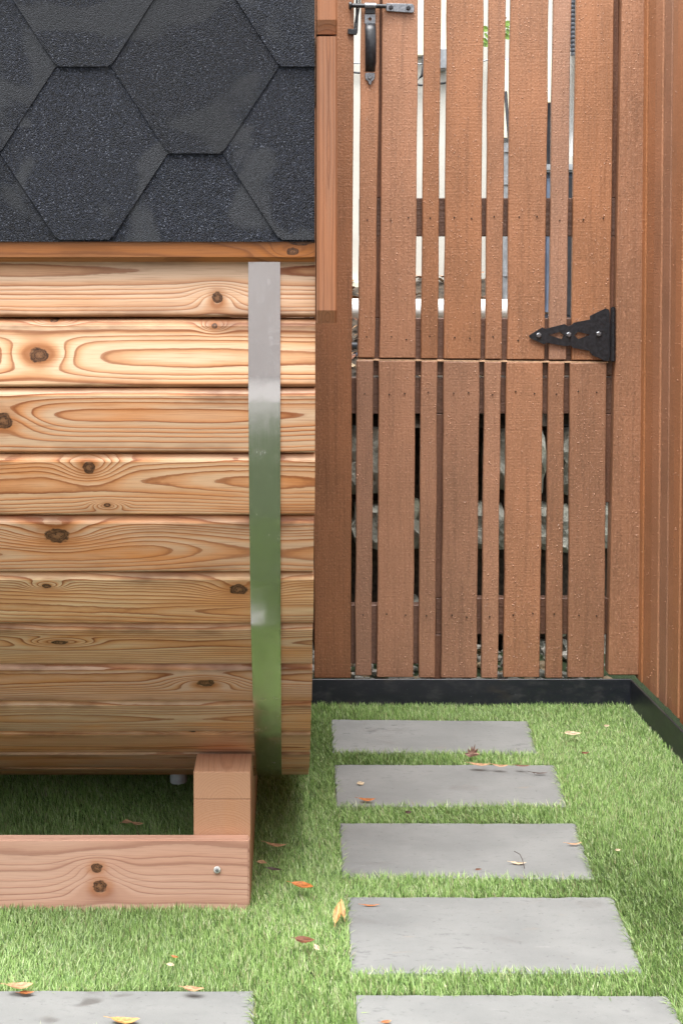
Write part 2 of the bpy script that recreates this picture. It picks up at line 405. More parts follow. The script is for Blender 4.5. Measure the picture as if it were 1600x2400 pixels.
M_white = plain('white_pvc', (.80, .80, .79), .4, 0, .03, 8)
M_house = plain('white_render', (.54, .53, .48), .8, 0, .06, 5, .1)
M_cream = plain('cream_siding', (.78, .74, .58), .7, 0, .05, 10)
M_grey = plain('grey_metal', (.30, .32, .34), .45, .3, .2, 30)
M_dark = plain('dark_plastic', (.02, .022, .028), .4, 0, .3, 30)
M_blue = plain('blue_grey_plastic', (.10, .13, .19), .45, 0, .3, 14)
M_soil = plain('dark_soil', (.055, .042, .03), .95, 0, .5, 60, .8)
M_washer = plain('galvanised_washer', (.55, .55, .54), .45, .2, .15, 200)
M_bamboo = plain('weathered_cane', (.36, .34, .19), .6, 0, .25, 20)
M_drop = NT('water_drop').fin((.42, .235, .15), .12, spec=.7)
M_nail = plain('nail_head', (.035, .02, .014), .5, .2, .3, 200)

# ------------------------------------------------------------------ ground
XL, XR_, YN, YF = -40, 40, -40, 40
ground = link('ground', mesh_from('ground', [(XL, YN, 0), (XR_, YN, 0), (XR_, YF, 0), (XL, YF, 0)], [(0, 1, 2, 3)]), M_turf)
tag(ground, kind='structure')

patio = link('patio', mesh_from('patio', [(-6, -4.6, .004), (1.9, -4.6, .004), (1.9, .55, .004), (-6, .55, .004)], [(0, 1, 2, 3)]), plain('pale_concrete', (.20, .205, .195), .7, 0, .12, 6, .2))
tag(patio, kind='structure')
# ------------------------------------------------------------------ main planes
YG = 3.94                       # front face of the gate boards
YE = 3.905                      # front face of the edging below the gate
D = 1.0204                      # overview pixels to picture pixels
ze = onY(1100, 1592, YE).z      # top of the edging
c0 = onY(1475, 1589, YE); c1_ = onZ(1600, 1715, c0.z)
fdir = Vector((c1_.x - c0.x, c1_.y - c0.y, 0)).normalized()      # along the side fence towards the camera
fnor = Vector((-fdir.y, fdir.x, 0));  fnor = fnor if fnor.x > 0 else -fnor

# ------------------------------------------------------------------ gate boards
def gboard(name, par, xt0, xt1, yt, xb0, xb1, yb, mat, Y=YG, th=.019, bev=.0022):
    """a board from its edges at the top line yt and bottom line yb (picture pixels)"""
    p = [onY(xb0, yb, Y), onY(xb1, yb, Y), onY(xt1, yt, Y), onY(xt0, yt, Y)]
    jit = lambda: rnd.uniform(-.0012, .0012)
    # slightly wandering edges
    n = 9; L = [p[0].lerp(p[3], i / n) + Vector((jit(), 0, 0)) for i in range(n + 1)]
    R = [p[1].lerp(p[2], i / n) + Vector((jit(), 0, 0)) for i in range(n + 1)]
    o = prism(name, L[:1] + R + L[:0:-1], (0, th, 0), mat, par, 0)
    bevel_sharp(o, bev)
    return o, p
def bevel_sharp(o, wd):
    bm = bmesh.new(); bm.from_mesh(o.data)
    ed = [e for e in bm.edges if len(e.link_faces) == 2 and e.calc_face_angle() > .8]
    bmesh.ops.bevel(bm, geom=ed, offset=wd, segments=1, affect='EDGES', clamp_overlap=True)
    bmesh.ops.triangulate(bm, faces=[f for f in bm.faces if len(f.verts) > 4])
    bm.to_mesh(o.data); bm.free()

def drops(par, quad, count, nrm=Vector((0, -1, 0)), seed=0, size=(.0007, .0020)):
    """beads of water on a board: quad = bl, br, tr, tl"""
    r = random.Random(seed); V, Fc = [], []
    up = Vector((0, 0, 1)); side = up.cross(nrm).normalized()
    for _ in range(count):
        u, v = r.uniform(.04, .96), r.uniform(.01, .99)
        if r.random() > .55 + .45 * math.sin(u * 3.1 + seed * 1.7 + 9 * v) * math.sin(v * 14 + seed): continue
        c = quad[0].lerp(quad[1], u).lerp(quad[3].lerp(quad[2], u), v)
        s = r.uniform(*size) * (1.3 if r.random() < .08 else 1); b = len(V); n_ = 6
        el = r.uniform(.9, 1.3)
        for k in range(n_):
            an = 2 * math.pi * k / n_; V.append(c + side * s * math.cos(an) + up * s * el * math.sin(an) - nrm * .0004)
        for k in range(n_):
            an = 2 * math.pi * k / n_; V.append(c + (side * math.cos(an) + up * el * math.sin(an)) * s * .7 + nrm * s * .5)
        V.append(c + nrm * s * .75)
        for k in range(n_):
            k2 = (k + 1) % n_; Fc.append([b + k, b + k2, b + n_ + k2, b + n_ + k]); Fc.append([b + n_ + k, b + n_ + k2, b + 2 * n_])
    me = mesh_from('water_drops', V, Fc, True)
    return tag(link('water_drops', me, M_drop, par), kind='stuff')

gz = onY(1100, 1655, YG)
GU = empty('gate', (onY(1140, 838, YG).x, YG, onY(1140, 838, YG).z), 'upper leaf of the brown slatted wooden gate, with black latch and strap hinge', 'gate', 'leaves of the slatted gate')
GL = empty('gate', (onY(1130, 1590, YG).x, YG, onY(1130, 1590, YG).z), 'lower leaf of the brown slatted wooden gate, standing just above the black edging', 'gate', 'leaves of the slatted gate')
# (left, right) edges: at y = 344 and y = 830 on the upper leaf, y = 846 and y = 1494 on the lower
UP = [((843.5, 885), (839.5, 878.5)), ((893.5, 976.7), (888.9, 973.3)), ((990.5, 1029.5), (986.5, 1025)), ((1044.4, 1129.4), (1040.4, 1125.4)),
      ((1140.9, 1181), (1136.3, 1174.7)), ((1192.5, 1281), (1188.5, 1275.2)), ((1291.3, 1333.2), (1285.5, 1325.7)), ((1344.7, 1433.6), (1338.3, 1427.3))]
LO = [((836, 875), (832, 870)), ((888, 973), (883.7, 968.7)), ((986, 1025), (981, 1019)), ((1039, 1123.6), (1034, 1117)),
      ((1134.6, 1173.6), (1128.8, 1166.7)), ((1187, 1272), (1180, 1265)), ((1283.8, 1321.7), (1278.6, 1317.7)), ((1335, 1421), (1331, 1416))]
YT = -60
nails = []
for i, (a, b) in enumerate(UP):
    ex = lambda k, y: a[k] + (b[k] - a[k]) * (y - 344) / (830 - 344)
    yb = 838.5 + i * .8
    o, q = gboard('board' if i % 2 else 'slat', GU, ex(0, YT), ex(1, YT), YT, ex(0, yb), ex(1, yb), yb, MB_gate, YG + rnd.uniform(-.001, .001))
    drops(o, q, 520 if i % 2 else 240, seed=i)
    for yy in (512, 793):
        xs = (.28, .75) if i % 2 else (.5,)
        for t_ in xs: nails.append((GU, ex(0, yy) + (ex(1, yy) - ex(0, yy)) * (t_ + rnd.uniform(-.05, .05)), yy + rnd.uniform(-5, 5)))
for i, (a, b) in enumerate(LO):
    ex = lambda k, y: a[k] + (b[k] - a[k]) * (y - 846) / (1494 - 846)
    yt = 844.5 + i * .9; yb = 1589 - (4 if i == 0 else 0) + rnd.uniform(-1, 1)
    o, q = gboard('board' if i % 2 else 'slat', GL, ex(0, yt), ex(1, yt), yt, ex(0, yb), ex(1, yb), yb, MB_gate, YG + rnd.uniform(-.001, .001))
    drops(o, q, 400 if i % 2 else 180, seed=40 + i)
    for yy in (922, 1442):
        xs = (.28, .75) if i % 2 else (.5,)
        for t_ in xs: nails.append((GL, ex(0, yy) + (ex(1, yy) - ex(0, yy)) * (t_ + rnd.uniform(-.05, .05)), yy + rnd.uniform(-5, 5)))
# bare saw cut showing on the tops of the lower boards
prism('cut_edge', [onY(838, 844.6, YG + .002), onY(1424, 851.0, YG + .002), onY(1424, 848.0, YG + .002), onY(838, 841.4, YG + .002)], (0, .016, 0), M_cut, GL)
for par in (GU, GL):
    V, Fc = [], []
    for (g, x, y) in nails:
        if g is not par: continue
        c = onY(x, y, YG - .0024); b = len(V)
        for k in range(7): V.append(c + Vector((0.0020 * math.cos(k * .9), 0, .0020 * math.sin(k * .9))))
        for k in range(7): V.append(c + Vector((.0022 * math.cos(k * .9), .004, .0022 * math.sin(k * .9))))
        Fc.append([b + k for k in range(7)])
        for k in range(7): Fc.append([b + k, b + (k + 1) % 7, b + 7 + (k + 1) % 7, b + 7 + k])
    tag(link('nail_heads', mesh_from('nail_heads', V, Fc), M_nail, par), kind='stuff')
# rails and stiles behind the boards
YR = YG + .0215
def rail(par, x0, x1, y0, y1, mat=MB_rail, Y=YR, th=.036, name='rail'):
    p = [onY(x0, y1, Y), onY(x1, y1, Y), onY(x1, y0, Y), onY(x0, y0, Y)]
    return prism(name, p, (0, th, 0), mat, par, .002)
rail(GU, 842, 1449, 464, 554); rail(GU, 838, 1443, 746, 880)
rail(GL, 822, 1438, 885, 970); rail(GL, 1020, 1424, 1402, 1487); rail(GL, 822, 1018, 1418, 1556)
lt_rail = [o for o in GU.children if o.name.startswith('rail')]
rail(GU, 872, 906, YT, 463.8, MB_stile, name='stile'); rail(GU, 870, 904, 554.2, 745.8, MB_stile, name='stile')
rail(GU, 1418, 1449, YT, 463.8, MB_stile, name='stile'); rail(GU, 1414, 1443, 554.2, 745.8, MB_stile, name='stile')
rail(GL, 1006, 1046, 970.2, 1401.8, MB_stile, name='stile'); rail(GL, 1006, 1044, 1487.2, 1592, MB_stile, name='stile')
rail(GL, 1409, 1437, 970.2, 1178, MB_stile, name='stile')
# posts and boards left of the gate
FL = empty('fence', (onY(778, 1590, YG).x, YG, ze), 'brown board fence running behind the barrel sauna, left of the gate', 'fence')
o, q = gboard('board', FL, 734, 829, YT, 736, 821, 1590, MB_left_shade, YG - .004); drops(o, q, 90, seed=77, size=(.0006, .0014))
wbd = (onY(821, 800, YG) - onY(736, 800, YG)).x
for k in range(1, 16):
    x1 = onY(736, 800, YG).x - (k - 1) * (wbd + .012) - .012; x0 = x1 - wbd
    ztop, zb = onY(800, YT, YG).z, ze
    o = prism('board', [(x0, YG - .004, zb), (x1, YG - .004, zb), (x1, YG - .004, ztop), (x0, YG - .004, ztop)], (0, .019, 0), MB_post, FL, .002)
for yy in (512, 925, 1440):
    zr = onY(700, yy, YG).z
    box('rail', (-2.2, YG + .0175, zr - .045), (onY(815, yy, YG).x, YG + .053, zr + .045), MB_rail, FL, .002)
PR = empty('gate_post', (onY(1460, 1585, YG).x, YG - .012, ze), 'wide brown wooden post in the corner, right of the gate hinge', 'post')
p = [onY(1425, 1583, YG - .012), onY(1496, 1583, YG - .012), onY(1531, YT, YG - .012), onY(1458, YT, YG - .012)]
n_ = 8
o = prism('post_board', p[:1] + [p[1].lerp(p[2], i / n_) + Vector((rnd.uniform(-.0015, .0015), 0, 0)) for i in range(n_ + 1)] + [p[3].lerp(p[0], i / n_) for i in range(n_)], (0, .05, 0), MB_post, PR)
bevel_sharp(o, .003); drops(o, p, 420, seed=5)

# ------------------------------------------------------------------ side fence on the right
FR = empty('fence', c0 + fnor * .03, 'tall orange-brown board fence with vertical grooves along the right side', 'fence')
top_r = onY(1500, YT, YG).z
f0 = onY(1502, 1000, YG - .01); f0 = Vector((f0.x, f0.y, 0))
pos = -.075; k = 0
while pos < 2.6:
    wd = (.047, .058, .072, .07, .062)[k % 5] + rnd.uniform(-.004, .004)
    a = f0 + fdir * pos; b = f0 + fdir * (pos + wd - .0035)
    proud = (0, .003, 0, .004, .001)[k % 5]
    a2, b2 = a - fnor * proud, b - fnor * proud
    zb = ze - .012 + rnd.uniform(-.006, .006)
    o = prism('board', [a2 + Vector((0, 0, zb)), b2 + Vector((0, 0, zb)), b2 + Vector((0, 0, top_r)), a2 + Vector((0, 0, top_r))], fnor * .019, MB_fence, FR, .003)
    if k < 9: drops(o, [a2 + Vector((0, 0, zb)), b2 + Vector((0, 0, zb)), b2 + Vector((0, 0, top_r)), a2 + Vector((0, 0, top_r))], 110, -fnor, seed=200 + k)
    pos += wd; k += 1
while pos < 8.6:
    a = f0 + fdir * pos; b = f0 + fdir * (pos + .14); zv = Vector((0, 0, ze - .01)); tv = Vector((0, 0, top_r))
    prism('board', [a + zv, b + zv, b + tv, a + tv], fnor * .019, MB_fence, FR, .003); pos += .145
for zr in (.35, 1.0, 1.65):
    a = f0 + fdir * -.02 + fnor * .0215; b = a + fdir * 8.6
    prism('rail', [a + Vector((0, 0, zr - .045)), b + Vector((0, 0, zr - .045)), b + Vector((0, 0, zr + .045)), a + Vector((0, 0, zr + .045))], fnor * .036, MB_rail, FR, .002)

# ------------------------------------------------------------------ black edging
e = box('edging', (-2.2, YE, -.03), (c0.x + .004, YE + .006, ze), M_edging, None, .001)
tag(e, 'black metal edging strip along the foot of the gate', 'edging', 'black lawn edging')
a = c0 + Vector((0, 0, 0)); b = c0 + fdir * 8.6
a.z = b.z = -.03; up = Vector((0, 0, ze + .03))
a += fdir * .004
e2 = prism('edging', [a, b, b + up, a + up], fnor * .006, M_edging, None, .001)
tag(e2, 'black metal edging strip along the foot of the right side fence', 'edging', 'black lawn edging')

# ------------------------------------------------------------------ latch and hinge
def zl(x, y, Y): return onY(720 + x / 3.92, y / 3.92, Y)
LA = empty('latch', zl(575, 300, YG), None, None)
del_props = LA; 
LA.name = 'latch'; setpar(LA, GU)
YL = YG - .004
def lp(name, pts, th, mat, Y=YL, bev=.0012):
    return prism(name, [zl(x, y, Y - th) for x, y in pts], (0, th, 0), mat, LA, bev)
Yrod = YG - .016
tube('bolt_rod', [zl(392, 50, Yrod), zl(725, 58, Yrod)], .0062, M_black, LA, 12)
tube('bolt_knob', [zl(380, 50, Yrod), zl(384, 50, Yrod), zl(402, 50, Yrod), zl(412, 50, Yrod)], [.006, .0105, .0105, .006], M_black, LA, 12)
lp('bolt_plate', [(715, 78), (725, 28), (965, 35), (982, 55), (980, 108), (965, 118), (730, 102)], .006, M_zinc)
for x, y in ((767, 68), (926, 74)): disc_head('bolt_head', zl(x, y, YL - .006), .0066, .005, M_black, LA)
# sleeve round the rod
tube('sleeve', [zl(528, 52, Yrod), zl(628, 54, Yrod)], .0085, M_zinc, LA, 14)
lp('mount_plate', [(530, 75), (625, 75), (625, 125), (530, 125)], .010, M_black)
holed('plate', [[zl(x, y, YL - .004) for x, y in ((527, 128), (624, 128), (624, 215), (527, 215))],
                [zl(575 + 17 * math.cos(k * .785), 175 + 17 * math.sin(k * .785), YL - .004) for k in range(8)]], (0, .004, 0), M_zinc, LA)
# pull: a vertical half-round grip standing off the board
gp = [zl(578, 215, YL - .003), zl(579, 235, YL - .014), zl(580, 275, YL - .022), zl(582, 420, YL - .025), zl(581, 575, YL - .022), zl(578, 620, YL - .012), zl(576, 660, YL - .003)]
V, Fc = [], []
for i, c in enumerate(gp):
    hw = .0150 if 1 < i < 5 else .0138
    for j in range(7):
        an = math.pi * j / 6; V.append(c + Vector((-hw * math.cos(an), -.0065 * math.sin(an), 0)))
    for j in range(7):
        an = math.pi * (6 - j) / 6; V.append(c + Vector((-hw * .9 * math.cos(an), .001 - .004 * math.sin(an), 0)))
for i in range(len(gp) - 1):
    for j in range(14): Fc.append([i * 14 + j, i * 14 + (j + 1) % 14, (i + 1) * 14 + (j + 1) % 14, (i + 1) * 14 + j])
Fc.append(list(range(14))); Fc.append(list(range((len(gp) - 1) * 14, len(gp) * 14)))
link('grip', mesh_from('grip', V, Fc, True), M_black, LA)
lp('end_plate', [(532, 668), (618, 668), (622, 705), (615, 730), (592, 752), (586, 775), (577, 783), (566, 775), (558, 750), (535, 728), (528, 700)], .004, M_zinc)
disc_head('bolt_head', zl(575, 712, YL - .004), .0064, .005, M_zinc, LA)
tube('lever', [zl(455, -60, YG - .006), zl(455, 60, YG - .006), zl(452, 140, YG - .008), zl(440, 215, YG - .010), zl(436, 300, YG - .010)], .0030, M_black, LA, 8)
tube('lever_link', [zl(480, -40, YG - .004), zl(478, 50, YG - .004), zl(462, 150, YG - .006), zl(455, 290, YG - .008)], .0022, M_black, LA, 8)
lp('lever_foot', [(372, 262), (420, 265), (458, 255), (462, 300), (450, 320), (372, 312)], .010, M_black, YG - .004)

def zh(x, y, Y): return onY(1120 + x / 3.267, 660 + y / 3.267, Y)
HG = empty('strap_hinge', zh(980, 400, YG), None, None); setpar(HG, GU)
YH = YG - .0045
out = [(385, 415), (490, 350), (515, 362), (660, 325), (690, 342), (712, 334), (730, 315), (855, 290), (855, 262), (975, 205), (1000, 215), (1006, 240),
       (1006, 580), (1000, 606), (965, 606), (872, 562), (850, 530), (725, 508), (705, 488), (668, 495), (520, 468), (502, 480), (400, 435)]
h1 = [(540, 410), (625, 385), (656, 410), (640, 440)]; h2 = [(735, 410), (765, 385), (855, 408), (765, 440)]
holed('strap', [[zh(x, y, YH - .0035) for x, y in P] for P in (out, h1, h2)], (0, .0035, 0), M_black, HG)
for x, y in ((462, 410), (692, 405), (920, 400)): disc_head('bolt_head', zh(x, y, YH - .0035), .0072, .006, M_zinc, HG)
for (y0, y1) in ((200, 312), (316, 405), (409, 500), (504, 606)):
    tube('knuckle', [zh(1031, y0, YG - .014), zh(1030, y1, YG - .014)], .0072, M_black, HG, 14)
tube('hinge_pin', [zh(1031, 194, YG - .014), zh(1030, 612, YG - .014)], .0045, M_black, HG, 10)

# ------------------------------------------------------------------ the barrel sauna
DF, BY = 2.36, 3.22            # distance to the upright side of the sauna, and to its middle
lines = [731, 892, 1045, 1188, 1319, 1437, 1529, 1614, 1683, 1730, 1765, 1780]
pts_f = [(DF, onY(0, 731 * D, DF).z)]
SWD = onY(0, 731 * D, DF).z - onY(0, 892 * D, DF).z            # width of a stave
for y in lines[1:]:
    d0, z0 = pts_f[-1]
    best = min((abs(projy(d0 + SWD * math.sin(i / 2000), z0 - SWD * math.cos(i / 2000)) - y * D), i / 2000) for i in range(0, 3000))[1]
    pts_f.append((d0 + SWD * math.sin(best), z0 - SWD * math.cos(best)))
ang = best
while pts_f[-1][0] + SWD * 1.3 < BY:
    ang = min(1.5, ang + .17); d0, z0 = pts_f[-1]; pts_f.append((d0 + SWD * math.sin(ang), z0 - SWD * math.cos(ang)))
pts_f.append((BY, pts_f[-1][1] - .006)); ZBOT = pts_f[-1][1]
up_ = []; z = pts_f[0][1]
while z + SWD < 1.78: z += SWD; up_.append((DF, z))
n_up = len(up_); a_el, b_el = BY - DF, .46
for i in range(1, 10):
    t_ = math.pi / 2 * i / 9; up_.append((BY - a_el * math.cos(t_), up_[n_up - 1][1] + b_el * math.sin(t_)))
PRF = up_[::-1] + pts_f; I0 = len(up_)                        # from the ridge down the front to the lowest line
KB = (3.895 - BY) / (BY - DF)
PRF = PRF + [(BY + (BY - d_) * KB, z_) for d_, z_ in PRF[-2:0:-1]]      # and up the back
NP = len(PRF)
def seg_n(i):
    (d0, z0), (d1, z1) = PRF[i % NP], PRF[(i + 1) % NP]; L = math.hypot(d1 - d0, z1 - z0)
    return Vector((0, (z1 - z0) / L, -(d1 - d0) / L)), L      # outward normal on the front: towards -Y
SN = [seg_n(i) for i in range(NP)]
CUM = [0.0]
for i in range(NP): CUM.append(CUM[-1] + SN[i][1])
CUM = [c_ - CUM[I0] for c_ in CUM]; STOT = CUM[-1] - CUM[0]
VN_ = [(SN[i - 1][0] + SN[i][0]).normalized() for i in range(NP)]
def bpt(x, s_, off=0.0):
    while s_ < CUM[0]: s_ += STOT
    while s_ >= CUM[-1]: s_ -= STOT
    i = 0
    while CUM[i + 1] <= s_: i += 1
    f_ = (s_ - CUM[i]) / SN[i][1]; (d0, z0), (d1, z1) = PRF[i], PRF[(i + 1) % NP]
    nn = VN_[i].lerp(VN_[(i + 1) % NP], f_).normalized()
    return Vector((x, d0 + (d1 - d0) * f_, z0 + (z1 - z0) * f_)) + nn * off
S_LOW = CUM[I0 + len(lines) - 1]
def s_at(y, off=0.0):
    lo, hi = -1.0, S_LOW
    for _ in range(50):
        m = (lo + hi) / 2; p_ = bpt(0, m, off)
        if projy(p_.y, p_.z) < y: lo = m
        else: hi = m
    return (lo + hi) / 2
def xat(px, s_, off=0.0):
    p_ = bpt(0, s_, off); zc = p_.y * math.cos(PIT) - (p_.z - H) * math.sin(PIT); return (px - VX) * zc / F
XE = xat(724 * D, s_at(700)); XW = -2.2
SA = empty('barrel_sauna', (XE - .9, BY, ZBOT), 'larch barrel sauna with black hexagonal shingle roof and steel band', 'sauna')
KN = {1: [(509, 697, 12, 13)], 2: [(502.6, 764, 7, 7), (92, 832, 21, 17), (127, 751, 10, 5)], 3: [(8, 986, 22, 19)],
      4: [(209, 1096, 15, 15), (252, 1184, 8, 5)], 5: [(134, 1255, 30, 17)], 6: [(560, 1381, 21, 13), (110, 1373, 10, 6)],
      7: [(140, 1505, 20, 6)], 8: [(482, 1600, 20, 10)], 10: [(451, 1718, 14, 4)]}
PAR = {0: dict(), 1: dict(py=.012, depth=.018, wob=.02, warmth=.2, spacing=.0078), 2: dict(py=-.005, depth=.024, wob=.018, warmth=.1, spacing=.0075), 3: dict(py=.015, depth=.012, wob=.03, warmth=.75, spacing=.0085),
       4: dict(py=.0, depth=.05, wob=.02, warmth=.7, spacing=.0040), 5: dict(py=-.02, depth=.03, wob=.03, warmth=.7, spacing=.0050),
       6: dict(py=-.012, depth=.03, wob=.02, warmth=.3, spacing=.0045), 7: dict(py=.014, depth=.016, wob=.02, warmth=.3, contrast=1.0), 8: dict(py=.02, depth=.04, wob=.02, warmth=.3, spacing=.004)}
def stave_mesh(wd, x0, x1, th=.042):
    """cross-section in (tangent up = y, outward = z); chamfered long edges, upper one wider"""
    h = wd / 2 - .0008
    g_ = .0016; prof = [(-h, -th), (-h, -.022), (-h + g_, -.021), (-h + g_, -.005), (-h + .0045, -.0010), (-h + .007, 0), (0, .0008), (h - .012, 0), (h - .009, -.0013), (h - g_ - .001, -.0075), (h - g_, -.009), (h - g_, -.021), (h, -.022), (h, -th)]
    m = len(prof); V = [(x, y, z) for x in (x0, x1) for (y, z) in prof]
    Fc = [[i, (i + 1) % m, m + (i + 1) % m, m + i] for i in range(m)] + [list(range(m)), list(range(2 * m - 1, m - 1, -1))]
    me = mesh_from('stave', V, Fc); return me
gen_mats = {}
for i in range(NP):
    k = i - I0 + 2                                         # 2 = the stave below the first full joint line
    nn, wd = SN[i]; (d0, z0), (d1, z1) = PRF[i], PRF[(i + 1) % NP]
    c = Vector((0, (d0 + d1) / 2, (z0 + z1) / 2)); sm = (CUM[i] + CUM[i + 1]) / 2
    ty = nn.cross(Vector((1, 0, 0)))
    R = Matrix((Vector((1, 0, 0)), ty, nn)).transposed()
    if 0 <= k <= 13:
        kn = []
        for (kx, ky, rx, ry) in KN.get(k, []):
            tk = s_at(ky); sc = bpt(0, tk).y / F
            kn.append((xat(kx, tk), -(tk - sm), rx * sc, ry * sc / max(.35, -nn.y)))
        prm = dict(spacing=.0048, depth=.03, wob=.016, warmth=.5); prm.update(PAR.get(k, {}))
        prm['warmth'] = min(1, prm['warmth'] + .3)
        prm['warm'] = (.60, .225, .058) if k in (3, 4, 5) else (.57, .24, .075)
        if k >= 6: prm['warmth'] = min(1, prm['warmth'] + .2)
        v_ = rnd.uniform(.86, 1.08); prm['early'] = tuple(e_ * v_ * g_ for e_, g_ in zip((.66, .455, .315), (1, rnd.uniform(.93, 1.04), rnd.uniform(.85, 1.08))))
        if k >= 9: prm['py'] = rnd.uniform(-.03, .03)
        mat = wood('larch_%d' % k, 'X', seed=k * 1.37 + .4, knots=kn, grey=.35 if k > 5 else .12, bevel=.6, honey=.8, **prm)
    else:
        mat = gen_mats.get(k % 2) or wood('larch_far_%d' % (k % 2), 'X', seed=30 + k)
        gen_mats[k % 2] = mat
    o = link('stave', stave_mesh(wd, XW, XE + rnd.uniform(-.0015, .0005)), mat, None, c, R.to_euler())
    setpar(o, SA)
# end walls of upright planks inside the staves
M_end = wood('larch_end', 'Z', seed=55)
def zspan(y):
    zs_ = []
    for i in range(NP):
        (d0, z0), (d1, z1) = PRF[i], PRF[(i + 1) % NP]
        if (d0 - y) * (d1 - y) < 0: zs_.append(z0 + (z1 - z0) * (y - d0) / (d1 - d0))
    return (min(zs_), max(zs_)) if len(zs_) > 1 else None
for xw in (XE - .16, XW + .16):
    yy = DF + .05
    while yy < 3.895 - .17:
        y2 = yy + .11; A_, B_ = zspan(yy), zspan(y2)
        box('end_plank', (xw - .02, yy, max(A_[0], B_[0]) + .05), (xw + .02, y2 - .003, min(A_[1], B_[1]) - .05), M_end, SA, .003)
        yy += .113
# steel band
def arc_band(name, x0, x1, ta, tb, r0, r1, mat, par, n=60, smooth=True):
    V, Fc = [], []
    for i in range(n + 1):
        t_ = ta + (tb - ta) * i / n
        for x, r in ((x0, r0), (x0, r1), (x1, r1), (x1, r0)): V.append(bpt(x, t_, r))
    for i in range(n):
        for j in range(4): Fc.append([i * 4 + j, i * 4 + (j + 1) % 4, i * 4 + 4 + (j + 1) % 4, i * 4 + 4 + j])
    Fc += [[0, 1, 2, 3], [n * 4 + j for j in (3, 2, 1, 0)]]
    me = mesh_from(name, V, Fc)
    if smooth:
        for i, p_ in enumerate(me.polygons): p_.use_smooth = len(p_.vertices) == 4
        bm = bmesh.new(); bm.from_mesh(me)
        for e_ in bm.edges: e_.smooth = e_.calc_face_angle(0) < .6
        bm.to_mesh(me); bm.free()
    return link(name, me, mat, par)
tb0 = s_at(690 * D)
arc_band('steel_band', xat(570.5 * D, tb0), xat(643.5 * D, tb0), s_at(580 * D), S_LOW + 1.6, .0012, .0032, M_steel, SA, 120)
# trim board under the roof edge
tt0, tt1 = s_at(536 * D, .034), s_at(601.5 * D, .022)
tm = (tt0 + tt1) / 2
M_trim = wood('stained_trim', 'X', seed=71, spacing=.009, early=(.23, .092, .032), late=(.06, .018, .008), warm=(.36, .12, .018), warmth=.8, contrast=.6,
              knots=[(xat(693 * D, tm), .012, .026, .008), (xat(672 * D, tm), -.006, .010, .006)], rough=.42)
n = 2; V = []
for x in (XW, XE - .001):
    for t_, r in ((tt0, .004), (tt0, .026), (tt1 - .008, .026), (tt1, .020), (tt1, .004)): V.append(bpt(x, t_, r))
Fc = [[i, (i + 1) % 5, 5 + (i + 1) % 5, 5 + i] for i in range(5)] + [[0, 1, 2, 3, 4], [9, 8, 7, 6, 5]]
c = bpt(0, tm, .026); outv = Vector((0, -1, 0)); tyv = outv.cross(Vector((1, 0, 0)))
Rm = Matrix((Vector((1, 0, 0)), tyv, outv)).transposed()
V = [Rm.inverted() @ (v - c) for v in V]
link('trim_board', mesh_from('trim_board', V, Fc), M_trim, SA, c, Rm.to_euler())
# roof sheet and shingles
R0 = .029
te = s_at(548 * D, R0 + .008); S_RIDGE = CUM[0]
roof = arc_band('roof_deck', XW, XE - .004, te + .004, 2 * S_RIDGE - te, .001, R0 - .0005, M_dark, SA, 80)
t352, t150 = s_at(352 * D, R0 + .008), s_at(152 * D, R0 + .008)
hr1, hr2 = te + .002 - t352, t352 - t150
row_th = [te + .002, t352, t150]
while row_th[-1] > 2 * S_RIDGE - te: row_th.append(row_th[-1] - hr2)
hrow = hr2
mpp = DF * D / F           # metres per overview pixel near the roof
bb, ss = 123 * mpp, 128 * mpp; PP = 2 * bb + 2 * ss
TH = .0019
def shingle(u0, th0, nm='shingle', starter=False, hrow=hr2):
    lv = [0, .0, .04, .25, .5, .75, .97, 1.0, 1.0, 1.4, 1.8, 2.15]
    def half(i, v):
        if starter: return PP / 2 - .0006
        if i == 0: return bb / 2 - .004
        if i >= 8: return PP / 2 - .0006
        return bb / 2 + ss * v - (.002 if v < .01 else .0006)
    xs_lo, xs_hi = XW, XE - .002
    V, Fc = [], []; rows = []
    for i, v in enumerate(lv):
        vv = v if i else -.0
        if i == 1: vv = .02
        hw = half(i, v); a_, b_ = max(xs_lo, u0 - hw), min(xs_hi, u0 + hw)
        if b_ - a_ < .002: a_ = b_ = None
        rows.append((a_, b_, vv))
    rows = [r_ for r_ in rows if r_[0] is not None]
    if len(rows) < 3: return None
    for (a_, b_, vv) in rows:
        t_ = th0 - vv * hrow
        lift = 2 * TH * (1 - min(vv, 2) / 2) if not starter else .0
        r = R0 + lift + .0003
        for x, rr in ((a_, r), (a_, r + TH * .92), (b_, r + TH * .92), (b_, r)): V.append(bpt(x, t_, rr))
    m = len(rows)
    for i in range(m - 1):
        for j in range(4): Fc.append([i * 4 + j, i * 4 + (j + 1) % 4, i * 4 + 4 + (j + 1) % 4, i * 4 + 4 + j])
    Fc += [[0, 1, 2, 3], [(m - 1) * 4 + j for j in (3, 2, 1, 0)]]
    return link(nm, mesh_from(nm, V, Fc), M_shingle, roof)
ua = xat(195 * D, te, R0)          # tab centre on the row at the eave
for kx in range(-8, 4):
    shingle(ua + PP * (kx + .5), te + .005, starter=True, hrow=hr1)
for k in range(0, len(row_th) - 2):
    for kx in range(-8, 4):
        u = ua + PP * (kx + (.5 if k % 2 else 0))
        if u - PP / 2 > XE or u + PP / 2 < XW: continue
        shingle(u, row_th[k], hrow=hr1 if k == 0 else hr2)
